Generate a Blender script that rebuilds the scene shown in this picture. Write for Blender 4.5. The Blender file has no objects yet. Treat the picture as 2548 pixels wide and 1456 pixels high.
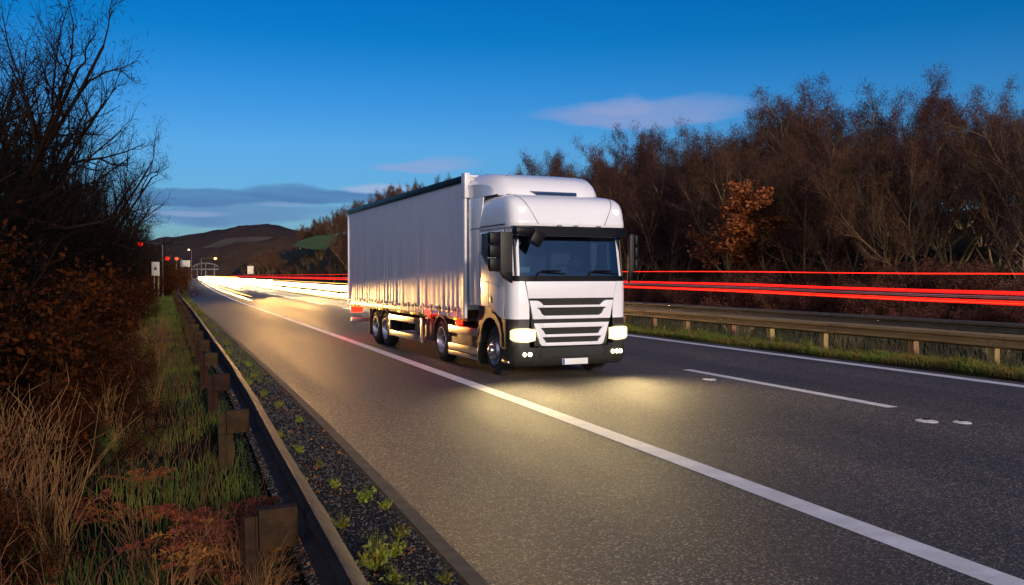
import bpy, bmesh, math, random
import numpy as np
from mathutils import Vector, Matrix
PI = math.pi; R = math.radians
sc = bpy.context.scene
col = sc.collection
random.seed(7)

# ------------------------------------------------------------------ materials
def new_mat(name):
    m = bpy.data.materials.new(name); m.use_nodes = True
    nt = m.node_tree; b = nt.nodes['Principled BSDF']
    return m, nt, b
def N(nt, t, **kw):
    n = nt.nodes.new(t)
    for k, v in kw.items():
        if k in n.inputs: n.inputs[k].default_value = v
        else: setattr(n, k, v)
    return n
def mat(name, c, rough=.5, metal=0., c2=None, scale=5., bump=0., bscale=40., spec=.5, coat=0., detail=6., stretch=None, emis=None, estr=0., rvar=0.):
    m, nt, b = new_mat(name); L = nt.links
    b.inputs['Base Color'].default_value = (*c, 1); b.inputs['Roughness'].default_value = rough
    b.inputs['Metallic'].default_value = metal; b.inputs['Specular IOR Level'].default_value = spec
    b.inputs['Coat Weight'].default_value = coat
    if emis: b.inputs['Emission Color'].default_value = (*emis, 1); b.inputs['Emission Strength'].default_value = estr
    tc = N(nt, 'ShaderNodeTexCoord'); src = tc.outputs['Object']
    if stretch:
        mp = N(nt, 'ShaderNodeMapping'); mp.inputs['Scale'].default_value = stretch; L.new(src, mp.inputs[0]); src = mp.outputs[0]
    if c2 or rvar:
        n = N(nt, 'ShaderNodeTexNoise', Scale=scale, Detail=detail, Roughness=.65); L.new(src, n.inputs['Vector'])
    if c2:
        r = N(nt, 'ShaderNodeValToRGB'); r.color_ramp.elements[0].position = .35; r.color_ramp.elements[1].position = .65
        r.color_ramp.elements[0].color = (*c, 1); r.color_ramp.elements[1].color = (*c2, 1)
        L.new(n.outputs[0], r.inputs[0]); L.new(r.outputs[0], b.inputs['Base Color'])
    if rvar:
        mr = N(nt, 'ShaderNodeMapRange'); mr.inputs[3].default_value = max(.05, rough-rvar); mr.inputs[4].default_value = rough+rvar
        L.new(n.outputs[0], mr.inputs[0]); L.new(mr.outputs[0], b.inputs['Roughness'])
    if bump:
        n2 = N(nt, 'ShaderNodeTexNoise', Scale=bscale, Detail=5.); L.new(src, n2.inputs['Vector'])
        bp = N(nt, 'ShaderNodeBump', Strength=bump, Distance=.02); L.new(n2.outputs[0], bp.inputs['Height']); L.new(bp.outputs[0], b.inputs['Normal'])
    return m
def emit(name, c, s):
    m = bpy.data.materials.new(name); m.use_nodes = True; nt = m.node_tree; nt.nodes.clear()
    e = N(nt, 'ShaderNodeEmission', Color=(*c, 1), Strength=s); o = N(nt, 'ShaderNodeOutputMaterial'); nt.links.new(e.outputs[0], o.inputs[0])
    return m
def objvar(m, amt=.35, hue=.03):
    """vary colour from copy to copy (Object Info random)"""
    nt = m.node_tree; b = nt.nodes['Principled BSDF']; L = nt.links
    inp = b.inputs['Base Color']
    h = N(nt, 'ShaderNodeHueSaturation'); oi = N(nt, 'ShaderNodeObjectInfo')
    if inp.links: L.new(inp.links[0].from_socket, h.inputs['Color'])
    else: h.inputs['Color'].default_value = inp.default_value
    m1 = N(nt, 'ShaderNodeMapRange'); m1.inputs[3].default_value = 1-amt; m1.inputs[4].default_value = 1+amt
    m2 = N(nt, 'ShaderNodeMapRange'); m2.inputs[3].default_value = .5-hue; m2.inputs[4].default_value = .5+hue
    L.new(oi.outputs['Random'], m1.inputs[0]); L.new(oi.outputs['Random'], m2.inputs[0])
    L.new(m1.outputs[0], h.inputs['Value']); L.new(m2.outputs[0], h.inputs['Hue']); L.new(h.outputs[0], inp)
    return m

M = {}
M['paint'] = mat('white_paint', (.84,.83,.84), .28, coat=.6, c2=(.79,.78,.79), scale=1.5, rvar=.06)
M['curtain'] = mat('curtain_pvc', (.74,.73,.75), .5, c2=(.68,.67,.70), scale=2.5, bump=.08, bscale=120, stretch=(1,1,.3), spec=.5)
M['frame_white'] = mat('frame_white', (.74,.74,.76), .4, c2=(.64,.64,.64), scale=6)
M['black'] = mat('black_plastic', (.006,.006,.007), .35, spec=.14, bump=.1, bscale=200)
M['dark'] = mat('dark_plastic', (.022,.021,.019), .45, spec=.3, c2=(.034,.032,.027), scale=9, bump=.1, bscale=150)
M['chassis'] = mat('chassis_grime', (.03,.027,.024), .6, c2=(.06,.05,.04), scale=12, bump=.3)
M['rubber'] = mat('rubber', (.018,.018,.018), .75, c2=(.035,.032,.03), scale=14, bump=.3, bscale=60)
M['alu'] = mat('brushed_aluminium', (.62,.58,.5), .32, metal=.85, c2=(.5,.46,.38), scale=8, bump=.1, bscale=90)
M['steel'] = mat('wheel_steel', (.55,.55,.58), .25, metal=.9, c2=(.35,.33,.32), scale=12)
M['mesh'] = mat('grille_mesh', (.03,.03,.026), .5, bump=.8, bscale=180)
M['glass_dark'] = mat('side_glass', (.12,.14,.17), .06, coat=1., spec=.9)
M['reflector'] = mat('mirror_glass', (.6,.62,.66), .04, metal=1.)
M['red_lens'] = mat('red_lens', (.5,.01,.005), .2, emis=(1,.006,.002), estr=12)
M['amber_lens'] = mat('amber_lens', (.6,.2,.01), .2, emis=(1,.30,.02), estr=5)
M['head'] = emit('lamp_beam', (1,.9,.58), 28)
M['fog'] = emit('fog_lamp', (1,.86,.55), 6)
M['marker'] = emit('marker_lamp', (1,.78,.62), 2.0)
M['plate'] = mat('plate', (.8,.8,.76), .3); M['plate_blue'] = mat('plate_blue', (.03,.07,.35), .3)
M['seam'] = mat('seam', (.03,.03,.03), .7)
M['seat'] = mat('seat_cloth', (.25,.25,.27), .9, bump=.2)
M['interior'] = mat('cab_trim', (.09,.1,.12), .7, c2=(.13,.13,.14), scale=4)
M['curt_in'] = mat('cab_curtain', (.35,.36,.4), .9)
M['flap'] = mat('mud_flap', (.09,.035,.02), .6, c2=(.14,.05,.02), scale=6, bump=.3)
def glass():
    m = bpy.data.materials.new('windscreen_glass'); m.use_nodes = True; nt = m.node_tree; nt.nodes.clear(); L = nt.links
    t = N(nt, 'ShaderNodeBsdfTransparent', Color=(.22,.30,.36,1)); g = N(nt, 'ShaderNodeBsdfGlossy', Color=(.55,.75,.95,1), Roughness=.02)
    f = N(nt, 'ShaderNodeFresnel', IOR=1.55); mx = N(nt, 'ShaderNodeMixShader'); o = N(nt, 'ShaderNodeOutputMaterial')
    ad = N(nt, 'ShaderNodeMath', operation='ADD'); ad.inputs[1].default_value = .06
    L.new(f.outputs[0], ad.inputs[0]); L.new(ad.outputs[0], mx.inputs[0]); L.new(t.outputs[0], mx.inputs[1]); L.new(g.outputs[0], mx.inputs[2]); L.new(mx.outputs[0], o.inputs[0])
    return m
M['glass'] = glass()

# ------------------------------------------------------------------ mesh helpers
class MB:
    def __init__(s): s.v = []; s.f = []; s.ch = []
    def add(s, vs, fs):
        o = len(s.v); s.ch.append((o, len(s.f))); s.v += [tuple(v) for v in vs]; s.f += [tuple(i+o for i in f) for f in fs]
    def box(s, x0, x1, y0, y1, z0, z1, M4=None):
        vs = [Vector(p) for p in ((x0,y0,z0),(x1,y0,z0),(x1,y1,z0),(x0,y1,z0),(x0,y0,z1),(x1,y0,z1),(x1,y1,z1),(x0,y1,z1))]
        if M4: vs = [M4 @ v for v in vs]
        s.add(vs, [(0,3,2,1),(4,5,6,7),(0,1,5,4),(1,2,6,5),(2,3,7,6),(3,0,4,7)])
    def plate(s, poly, y0, y1):
        """poly in (x,z), thickness from y0 (front) to y1"""
        n = len(poly)
        s.add([(x,y0,z) for x,z in poly]+[(x,y1,z) for x,z in poly], [tuple(range(n)), tuple(range(2*n-1,n-1,-1))]+[(i,i+n,(i+1)%n+n,(i+1)%n) for i in range(n)])
    def splate(s, poly, x0, x1):
        n = len(poly)
        s.add([(x0,y,z) for y,z in poly]+[(x1,y,z) for y,z in poly], [tuple(range(n)), tuple(range(2*n-1,n-1,-1))]+[(i,i+n,(i+1)%n+n,(i+1)%n) for i in range(n)])
    def tube(s, pts, r, n=8, cap=True):
        pts = [Vector(p) for p in pts]; rs = r if isinstance(r, (list, tuple)) else [r]*len(pts)
        vs = []; fs = []
        for i, p in enumerate(pts):
            d = (pts[min(i+1,len(pts)-1)]-pts[max(i-1,0)]).normalized()
            a = d.orthogonal().normalized() if abs(d.z) > .95 else d.cross(Vector((0,0,1))).normalized(); b = d.cross(a)
            for k in range(n):
                t = 2*PI*k/n; vs.append(p+(a*math.cos(t)+b*math.sin(t))*rs[i])
        for i in range(len(pts)-1):
            for k in range(n):
                k2 = (k+1)%n; fs.append((i*n+k, i*n+k2, (i+1)*n+k2, (i+1)*n+k))
        if cap: fs += [tuple(range(n-1,-1,-1)), tuple(range((len(pts)-1)*n, len(pts)*n))]
        s.add(vs, fs)
    def lathe_x(s, prof, cx, cy, cz, n=40, sx=1):
        """prof: (x, r) around an axis along x"""
        vs = []; fs = []
        for x, r in prof:
            for k in range(n): t = 2*PI*k/n; vs.append((cx+sx*x, cy+r*math.cos(t), cz+r*math.sin(t)))
        for i in range(len(prof)-1):
            for k in range(n): k2 = (k+1)%n; fs.append((i*n+k,i*n+k2,(i+1)*n+k2,(i+1)*n+k))
        s.add(vs, fs)
    def sweep(s, prof, path):
        """prof: closed (side, z) outline; path: list of (x,y,z,nx,ny)"""
        n = len(prof); vs = []; fs = []
        for (x,y,z,nx,ny) in path:
            for a, b in prof: vs.append((x+nx*a, y+ny*a, z+b))
        for i in range(len(path)-1):
            for k in range(n): k2 = (k+1)%n; fs.append((i*n+k,(i+1)*n+k,(i+1)*n+k2,i*n+k2))
        fs += [tuple(range(n)), tuple(range(len(vs)-1, len(vs)-n-1, -1))]
        s.add(vs, fs)
    def build(s, name, m, parent=None, smooth=False, bevel=0., auto=35):
        me = bpy.data.meshes.new(name); me.from_pydata(s.v, [], s.f); me.update()
        bm = bmesh.new(); bm.from_mesh(me); bmesh.ops.recalc_face_normals(bm, faces=bm.faces)
        if bevel:
            ed = [e for e in bm.edges if len(e.link_faces) == 2 and e.calc_face_angle(0) > R(30)]
            bmesh.ops.bevel(bm, geom=ed, offset=bevel, segments=2, affect='EDGES', profile=.6, clamp_overlap=True)
        bm.to_mesh(me); bm.free()
        if smooth or bevel: me.shade_smooth(); me.set_sharp_from_angle(angle=R(auto))
        if m: me.materials.append(m)
        o = bpy.data.objects.new(name, me); col.objects.link(o)
        if parent: o.parent = parent
        return o
def each(b, name, m, parent=None, **kw):
    """one object per primitive that was added"""
    out = []; ch = b.ch+[(len(b.v), len(b.f))]
    for (v0,f0),(v1,f1) in zip(ch, ch[1:]):
        q = MB(); q.v = b.v[v0:v1]; q.f = [tuple(i-v0 for i in f) for f in b.f[f0:f1]]; out.append(q.build(name, m, parent, **kw))
    return out
def tag(o, label=None, cat=None, group=None, kind=None):
    if label: o['label'] = label
    if cat: o['category'] = cat
    if group: o['group'] = group
    if kind: o['kind'] = kind
    return o
def empty(name, loc=(0,0,0), rz=0.):
    o = bpy.data.objects.new(name, None); o.location = loc; o.rotation_euler = (0,0,rz); o.empty_display_size = .2; col.objects.link(o); return o
def copy_tree(o, parent=None):
    c = o.copy(); col.objects.link(c); c.parent = parent
    for ch in [x for x in KIDS.get(o.name, [])]: copy_tree(ch, c)
    return c
KIDS = {}
def note(o):
    KIDS[o.name] = list(o.children)
    for c in o.children: note(c)

# ------------------------------------------------------------------ camera
CH = 1.9387; PSI = math.atan((1274-455)/2200)
cam = bpy.data.cameras.new('camera'); co = bpy.data.objects.new('camera', cam); col.objects.link(co)
cam.sensor_width = 36; cam.lens = 36*2200/2548; cam.clip_start = .1; cam.clip_end = 20000
pitch = math.atan((728-686)/2200)
co.location = (0,0,CH); co.rotation_euler = (PI/2-pitch, 0, -PSI); sc.camera = co

# road plan: lateral offset of the road centre against distance
_ky = [-60, 12, 32, 43, 58, 73, 113, 160, 217, 400, 700, 1500, 4000]
_ko = [0, 0, -.3, -.5, -.8, -1.05, -1.15, -.9, -.4, 1.4, 4.5, 12, 36]
def off(y):
    w = 0; t = 0
    for d in (-.12,-.06,0,.06,.12):
        w += float(np.interp(y+d*max(20,abs(y)), _ky, _ko)); t += 1
    return w/t
def P(lat, y, z=0.): return (lat+off(y), y, z)
YS = list(np.concatenate([np.arange(-30,60,2.), np.arange(60,200,5.), np.arange(200,600,20.), np.arange(600,2600,100.)]))

# ------------------------------------------------------------------ terrain
def smooth(a, b, x):
    t = min(1, max(0, (x-a)/(b-a))); return t*t*(3-2*t)
def hn(x, y):  # cheap value noise
    return math.sin(x*1.7+math.sin(y*.9)*1.3)*math.sin(y*1.3+math.sin(x*.7)*1.7)
def gz(lat, y):
    if lat < .9:
        z = -.12*smooth(.9,-.4,lat) + .9*smooth(-3,-9,lat) + 2.5*smooth(-8,-30,lat)
        z += .04*hn(lat*1.1, y*.8)*smooth(.7,-.5,lat)
        return z
    if lat < 1.60: return .03+.015*hn(lat*4, y*3)
    if lat < 14.3: return -.06
    if lat < 27:
        return .02 + .05*hn(lat*.9, y*.6) - .25*smooth(15.8,17,lat)*smooth(20,18,lat)
    k = smooth(100, 250, y)
    lo = np.interp(lat, [27,36,50,80,140], [0,3.2,6.2,9,10]); hi = np.interp(lat, [27,32,40,55,80,140], [0,3.5,10,17,22,24])
    return float(lo*(1-k)+hi*k) + .25*hn(lat*.3, y*.2)
lats = [-2500,-600,-200,-90,-50,-30,-20,-14,-10,-8,-6.5,-5,-4,-3.2,-2.5,-2,-1.5,-1,-.6,-.2,.2,.5,.75,1,1.2,1.4,1.58,1.605,1.7,1.9,5,10,14.2,14.31,14.6,15,15.5,16,16.5,17,17.6,18.3,19,20,21,22,24,26,27,28,29.5,31,33,35,37.5,40,43,46,50,55,60,67,75,85,100,120,140,200,400,900,2500]
gys = list(np.concatenate([np.arange(-40,40,.8), np.arange(40,120,3.), np.arange(120,400,10), np.arange(400,1000,50), np.arange(1000,3200,200.)]))
g = MB(); vs = []; fs = []
for y in gys:
    for la in lats:
        vs.append(P(la, y, gz(la, y)) if abs(la) < 500 else (la, y, gz(la, y)))
W = len(lats)
for i in range(len(gys)-1):
    for j in range(W-1): fs.append((i*W+j, i*W+j+1, (i+1)*W+j+1, (i+1)*W+j))
g.add(vs, fs)
def ground_mat():
    m, nt, b = new_mat('verge_soil'); L = nt.links
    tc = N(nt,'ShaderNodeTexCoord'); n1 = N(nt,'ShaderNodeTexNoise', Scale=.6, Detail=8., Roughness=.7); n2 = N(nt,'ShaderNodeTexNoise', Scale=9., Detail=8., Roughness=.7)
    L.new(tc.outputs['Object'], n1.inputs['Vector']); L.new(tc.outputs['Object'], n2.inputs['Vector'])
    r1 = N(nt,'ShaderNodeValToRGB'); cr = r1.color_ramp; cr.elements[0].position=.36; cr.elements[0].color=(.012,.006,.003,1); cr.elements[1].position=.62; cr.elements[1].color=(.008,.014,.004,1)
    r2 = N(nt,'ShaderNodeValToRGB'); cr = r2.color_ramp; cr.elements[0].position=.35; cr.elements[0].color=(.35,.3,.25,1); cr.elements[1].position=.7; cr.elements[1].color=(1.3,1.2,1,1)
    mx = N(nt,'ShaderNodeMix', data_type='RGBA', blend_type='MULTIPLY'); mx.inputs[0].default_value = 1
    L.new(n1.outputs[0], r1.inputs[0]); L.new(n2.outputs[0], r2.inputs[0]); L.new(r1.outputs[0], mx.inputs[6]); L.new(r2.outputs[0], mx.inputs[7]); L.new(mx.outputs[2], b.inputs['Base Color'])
    bp = N(nt,'ShaderNodeBump', Strength=.9, Distance=.08); L.new(n2.outputs[0], bp.inputs['Height']); L.new(bp.outputs[0], b.inputs['Normal'])
    b.inputs['Roughness'].default_value = .95; b.inputs['Specular IOR Level'].default_value = .1
    return m
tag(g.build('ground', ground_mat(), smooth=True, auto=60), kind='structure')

def strip(l0, l1, z, y0=-30, y1=2500, n=1):
    mb = MB(); ys = [y0]+[y for y in YS if y0 < y < y1]+[y1]; vs = []; fs = []
    for y in ys:
        for k in range(n+1): vs.append(P(l0+(l1-l0)*k/n, y, z))
    for i in range(len(ys)-1):
        for k in range(n): fs.append((i*(n+1)+k, i*(n+1)+k+1, (i+1)*(n+1)+k+1, (i+1)*(n+1)+k))
    mb.add(vs, fs); return mb
def asphalt(name, base, base2, worn=True):
    m, nt, b = new_mat(name); L = nt.links
    tc = N(nt,'ShaderNodeTexCoord'); ob = tc.outputs['Object']
    v = N(nt,'ShaderNodeTexVoronoi', Scale=75.); L.new(ob, v.inputs['Vector'])
    n0 = N(nt,'ShaderNodeTexNoise', Scale=80., Detail=3.); L.new(ob, n0.inputs['Vector'])
    n1 = N(nt,'ShaderNodeTexNoise', Scale=.35, Detail=6., Roughness=.6); mp = N(nt,'ShaderNodeMapping'); mp.inputs['Scale'].default_value=(1.6,.12,1); L.new(ob, mp.inputs[0]); L.new(mp.outputs[0], n1.inputs['Vector'])
    sx = N(nt,'ShaderNodeSeparateColor'); L.new(v.outputs['Color'], sx.inputs[0])
    r = N(nt,'ShaderNodeValToRGB'); e = r.color_ramp.elements; e[0].position=0; e[0].color=(.30,.30,.30,1); e[1].position=1; e[1].color=(4.6,4.4,4.1,1)
    x = e.new(.8); x.color=(.95,.92,.9,1)
    L.new(sx.outputs[0], r.inputs[0])
    r1 = N(nt,'ShaderNodeValToRGB'); e = r1.color_ramp.elements; e[0].position=.35; e[0].color=(*base,1); e[1].position=.65; e[1].color=(*base2,1); L.new(n1.outputs[0], r1.inputs[0])
    mx = N(nt,'ShaderNodeMix', data_type='RGBA', blend_type='MULTIPLY'); mx.inputs[0].default_value=1; L.new(r1.outputs[0], mx.inputs[6]); L.new(r.outputs[0], mx.inputs[7]); L.new(mx.outputs[2], b.inputs['Base Color'])
    ad = N(nt,'ShaderNodeMath', operation='SUBTRACT'); L.new(n0.outputs[0], ad.inputs[0]); L.new(v.outputs['Distance'], ad.inputs[1])
    bp = N(nt,'ShaderNodeBump', Strength=.8, Distance=.012); L.new(ad.outputs[0], bp.inputs['Height']); L.new(bp.outputs[0], b.inputs['Normal'])
    mr = N(nt,'ShaderNodeMapRange'); mr.inputs[1].default_value=.3; mr.inputs[2].default_value=.7; mr.inputs[3].default_value=.55; mr.inputs[4].default_value=.75; L.new(n1.outputs[0], mr.inputs[0]); L.new(mr.outputs[0], b.inputs['Roughness'])
    b.inputs['Specular IOR Level'].default_value = .4
    return m
A1 = asphalt('asphalt', (.045,.040,.036), (.098,.087,.078))
tag(strip(1.79, 14.34, 0, n=4).build('road', A1), kind='structure')
tag(strip(1.63, 1.79, .002, n=1).build('gutter', mat('gutter_concrete', (.030,.026,.023), .85, c2=(.065,.056,.048), scale=6, bump=.4, bscale=60)), kind='structure')
tag(strip(21.5, 26.8, .06, n=2).build('road', asphalt('asphalt_far', (.06,.058,.055), (.09,.085,.08))), kind='structure')
MK = mat('road_paint', (.86,.84,.80), .6, c2=(.66,.63,.58), scale=3, bump=.35, bscale=70, detail=9)
def marking(l0, l1, y0, y1, name='road_marking'):
    return tag(strip(l0, l1, .004, y0, y1).build(name, MK), kind='structure')
marking(4.74, 5.0, -30, 1500); marking(13.62, 13.92, -30, 1500)
y = 10.2
while y < 420:
    marking(9.67, 9.88, y, y+5.6 if y < 50 else y+8); y += 12.6 if y < 50 else 15
marking(21.9, 22.05, -10, 800); marking(26.3, 26.45, -10, 800)
# road studs
studm = mat('stud_white', (.75,.73,.66), .3, c2=(.55,.52,.45), scale=30)
def stud(lat, y, k, lab):
    t = empty('road_stud', P(lat, y, .004)); tag(t, lab, 'road stud', 'reflective road studs in the carriageway')
    b = MB(); n = 12
    for i, (r, z) in enumerate(((1,0),(.9,.012),(.55,.022),(0.02,.026))):
        b.v += [(math.cos(2*PI*j/n)*.10*r*k, math.sin(2*PI*j/n)*.13*r*k, z) for j in range(n)]
    b.f += [(i*n+j,i*n+(j+1)%n,(i+1)*n+(j+1)%n,(i+1)*n+j) for i in range(3) for j in range(n)]+[tuple(range(3*n,4*n))]
    b.build('housing', studm, t, smooth=True)
    c = MB(); c.box(-.045*k,.045*k,-.03*k,.03*k,.0262,.034); c.build('reflector', M['reflector'], t)
stud(9.2, 14.1, 1.2, 'single white road stud lying below the far end of the dashed lane line')
stud(9.25, 9.05, 1.25, 'larger left road stud of the pair past the near end of the dashed line')
stud(9.6, 8.8, 1., 'smaller right road stud of the pair past the near end of the dashed line')

# ------------------------------------------------------------------ crash barriers
galv = mat('gold_lit_rail', (.46,.31,.11), .5, metal=.25, c2=(.32,.20,.07), scale=3, bump=.2, bscale=30, stretch=(1,.3,1.5))  # golden headlight glow put into the rail's base colour
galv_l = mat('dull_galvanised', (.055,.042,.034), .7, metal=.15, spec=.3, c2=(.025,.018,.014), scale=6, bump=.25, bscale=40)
postm = objvar(mat('barrier_post', (.34,.21,.08), .75, c2=(.22,.13,.045), scale=9, bump=.4, bscale=40, stretch=(1,1,.25)), .25)
WP = [(0,0),(.045,.02),(.08,.045),(.08,.10),(.02,.14),(.02,.17),(.08,.21),(.08,.265),(.045,.29),(0,.31)]
def wprof(s): # W section, s = side the humps point to, thin shell
    return [(s*a, b) for a, b in WP]+[(s*a-s*.008, b) for a, b in reversed(WP)]
def rail_path(lat, z, y0, y1, step=1.6, jit=.006):
    out = []; y = y0
    while y <= y1:
        st = step if y < 60 else (6 if y < 200 else 25)
        p = P(lat, y); q = P(lat, y+.5); d = Vector((q[0]-p[0], q[1]-p[1], 0)).normalized()
        out.append((p[0]+jit*hn(y,3), y, z+jit*hn(y*.7,1), d.y, -d.x)); y += st
    return out
def barrier(lat, zb, y0, y1, s, posts, label, group_post, m, pm, block):
    t = empty('crash_barrier', P(lat, y0)); tag(t, label, 'crash barrier')
    ox, oy, _ = P(lat, y0)
    b = MB(); pth = rail_path(lat, zb, y0, y1); b.sweep(wprof(s), [(x-ox,y-oy,z,nx,ny) for x,y,z,nx,ny in pth]); r = b.build('rail', m, t, smooth=True, auto=25)
    # lap joints with bolts
    y = y0+1.2
    while y < min(y1, 60):
        p = P(lat, y); c = MB()
        c.sweep([(a*1.06+s*.004, z_) for a, z_ in wprof(s)], [(p[0]-ox, y-oy, zb-.002, 1, 0), (p[0]-ox, y+.34-oy, zb-.002, 1, 0)])
        j = c.build('lap_joint', m, t)
        c = MB()
        for dy in (.07,.2):
            for dz in (.075,.235): c.lathe_x([(0,.018),(.012,.018),(.014,.002)], p[0]-ox+s*.085, y-oy+dy, zb+dz, 8, s)
        each(c, 'bolt', M['steel'], j)
        y += 4.8
    for k, py in enumerate(posts):
        p = P(lat, py); gzv = gz(lat-(-.0), py)
        c = MB(); w = random.uniform(-.015,.015)
        if block:   # steel post behind the rail with a spacer block on top (barrier seen from behind)
            c.box(-.27,-.255,-.06,.06,gzv-.1,.56); c.box(-.2551,-.19,.045,.06,gzv-.1,.56); c.box(-.33,-.2701,-.06,-.045,gzv-.1,.56)
        else:
            c.box(-.075+w,.075+w,-.085,.085,gzv-.15,zb+.20)
        po = c.build('post', pm, t, bevel=.006); po.location = (p[0]-ox - (.0 if block else s*.09), py-oy, 0); po.rotation_euler = (random.uniform(-.02,.02), random.uniform(-.02,.02), random.uniform(-.08,.08))
        if block:
            c = MB(); c.box(-.25,-.03,-.045,.04,.36,.59)
            bo = c.build('spacer_block', pm, po, bevel=.006)
        else:
            c = MB(); c.lathe_x([(0,.022),(.02,.022),(.022,.002)], s*.175, 0, zb+.155, 8, s); c.build('bolt', M['steel'], po)
    return t
left_posts = [2.0, 5.3, 9.3, 12.8, 16.3] + [19.6+3.3*i for i in range(24)]
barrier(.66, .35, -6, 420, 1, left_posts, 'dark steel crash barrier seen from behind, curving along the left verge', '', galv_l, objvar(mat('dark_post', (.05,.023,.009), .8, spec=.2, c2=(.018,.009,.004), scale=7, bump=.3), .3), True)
right_posts = [4.6,6.8,9,11.2,13.5,15.6,18.55,20.7,22.5,25,27.1]+[29.4+2.3*i for i in range(30)]
barrier(15.5, .46, -12, 500, -1, right_posts, 'tan crash barrier, headlight gold put in its colour, on chunky posts beside the right verge', '', galv, postm, False)
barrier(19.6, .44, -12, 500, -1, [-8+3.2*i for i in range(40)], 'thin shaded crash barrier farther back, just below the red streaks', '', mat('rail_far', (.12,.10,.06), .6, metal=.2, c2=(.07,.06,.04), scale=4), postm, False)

# ------------------------------------------------------------------ truck (x across, y back, z up; origin at the front centre on the ground)
TL = empty('articulated_lorry', (5.65+1.25*math.cos(R(3.08)), 15.22+1.25*math.sin(R(3.08)), 0), R(3.08))
tag(TL, 'white curtain-sided articulated lorry with headlights on, driving in the lane', 'lorry')
CX = 0.0
def outline(hw, f, back, r=.30):
    """plan outline of the cab at one level, from back left round the front to back right"""
    pts = [(-hw, back), (-hw, back*.72+.1), (-hw, 1.06), (-hw,.80), (-hw,.56+f), (-hw,.36+f), (-hw+.006,.20+f), (-hw+.035,.10+f), (-hw+.09,.045+f), (-hw+.17,.02+f), (-hw+.30,.005+f), (-.88*hw/1.22,.0+f-.002), (-.6*hw/1.22,f-.004), (-.2*hw/1.22,f-.006)]
    return pts+[(-x, y) for x, y in reversed(pts)]
def loft(levels, skip=None, back=1.62, zlow=None, capt=False):
    b = MB(); rows = []
    for (z, f, hw, bk) in levels:
        o = outline(hw, f, bk); rows.append([(x, y, (zlow(y) if zlow and z == levels[0][0] else z)) for x, y in o])
    n = len(rows[0]); b.v = [p for r_ in rows for p in r_]
    for i in range(len(rows)-1):
        for k in range(n-1):
            if skip and skip(levels[i][0], levels[i+1][0], k, n): continue
            b.f.append((i*n+k, i*n+k+1, (i+1)*n+k+1, (i+1)*n+k))
    if capt: b.f.append(tuple((len(rows)-1)*n+k for k in range(n)))
    return b
zl = lambda y: 1.13+.21*smooth(.5,1.02,y)
# body: lower shell with an opening for the windscreen and for the grille
lv = [(1.13,.0,1.225,1.62),(1.36,.0,1.228,1.62),(1.52,.0,1.23,1.62),(1.84,.012,1.23,1.62),(1.92,.03,1.228,1.62),(2.05,.05,1.222,1.62),(2.35,.10,1.215,1.62),(2.68,.15,1.205,1.62),(2.84,.16,1.20,1.62)]
def sk(z0, z1, k, n):
    front = 9 <= k <= n-2-9
    if z0 >= 1.84 and z1 <= 2.70 and front: return True
    if z0 < 1.5 and 11 <= k <= n-2-11: return True
    return False
body = loft(lv, sk, zlow=zl).build('cab', M['paint'], TL, smooth=True, auto=40)
# roof: high fairing above the windscreen
rv = [(2.84,.03,1.222,1.62),(2.90,.0,1.228,1.62),(2.97,.01,1.226,1.62),(3.0,.02,1.224,1.62),(3.12,.04,1.220,1.62),(3.24,.08,1.212,1.62),(3.33,.14,1.198,1.62),(3.41,.25,1.165,1.62),(3.46,.39,1.115,1.62),(3.50,.66,1.02,1.62)]
def roofy(x, z):
    f = np.interp(z, [q[0] for q in rv], [q[1] for q in rv]); hw = np.interp(z, [q[0] for q in rv], [q[2] for q in rv]); d_ = hw-abs(x)
    return float(f+np.interp(d_, [0,.006,.035,.09,.17,.30,.6], [.36,.20,.10,.045,.02,.005,-.003]))
roof = loft(rv, capt=True).build('high_roof', M['paint'], TL, smooth=True, auto=50)
# seams that run down the roof front
b = MB()
for s in (-1,1):
    b.tube([(s*(.70+.30*(z_-2.9)/.56), roofy(.70+.30*(z_-2.9)/.56, z_)-.002, z_) for z_ in (3.46,3.44,3.41,3.37,3.33,3.28,3.24,3.18,3.12,3.06,3.0,2.97,2.9)], .007, 6)
    b.tube([(s*1.2265,.34,2.905),(s*1.2265,1.0,2.905),(s*1.2265,1.6,2.905)], .012, 6)
each(b, 'seam', M['seam'], roof)
for s in (-1,1):
    b = MB(); b.plate([(s*1.06,3.20),(s*.93,3.20),(s*.95,3.13),(s*1.0,3.11),(s*1.04,3.13)], .045, .16); b.build('marker_lamp', M['marker'], roof, bevel=.006)
# roof hatch slit and air deflector
b = MB()
def defl(f0):
    prof = [(.78,3.50),(.80,3.60),(.86,3.70),(.96,3.80),(1.10,3.88),(1.35,3.95),(1.7,4.0),(2.28,4.04)]
    rows = []
    for j, u in enumerate([-1,-.97,-.9,-.8,-.5,0,.5,.8,.9,.97,1]):
        e = abs(u); dz = .0 if e < .75 else (e-.75)**2*3.4; hb = 1.13
        row = [(u*(hb+.09*min(1,(y_-.78)/1.2)), y_+max(0,e-.7)**2*3.2*(1-(y_-.78)/1.5) + .0, z_-dz*(z_-3.5)/.54*1.1) for y_, z_ in prof]
        rows.append(row)
    return rows
rows = defl(0); n = len(rows[0])
b.v = [p for r_ in rows for p in r_]
for i in range(len(rows)-1):
    for k in range(n-1): b.f.append((i*n+k,i*n+k+1,(i+1)*n+k+1,(i+1)*n+k))
for side in (rows[0], rows[-1]):    # side skirts of the deflector
    o = len(b.v); sx = side[0][0]/abs(side[0][0])
    for p in side: b.v.append((p[0], p[1], p[2]))
    for p in side: b.v.append((sx*(1.19 if p[1] > 1.2 else 1.13+.06*(p[1]-.78)/.42), p[1], 3.50))
    for k in range(n-1): b.f.append((o+k,o+k+1,o+n+k+1,o+n+k))
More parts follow.
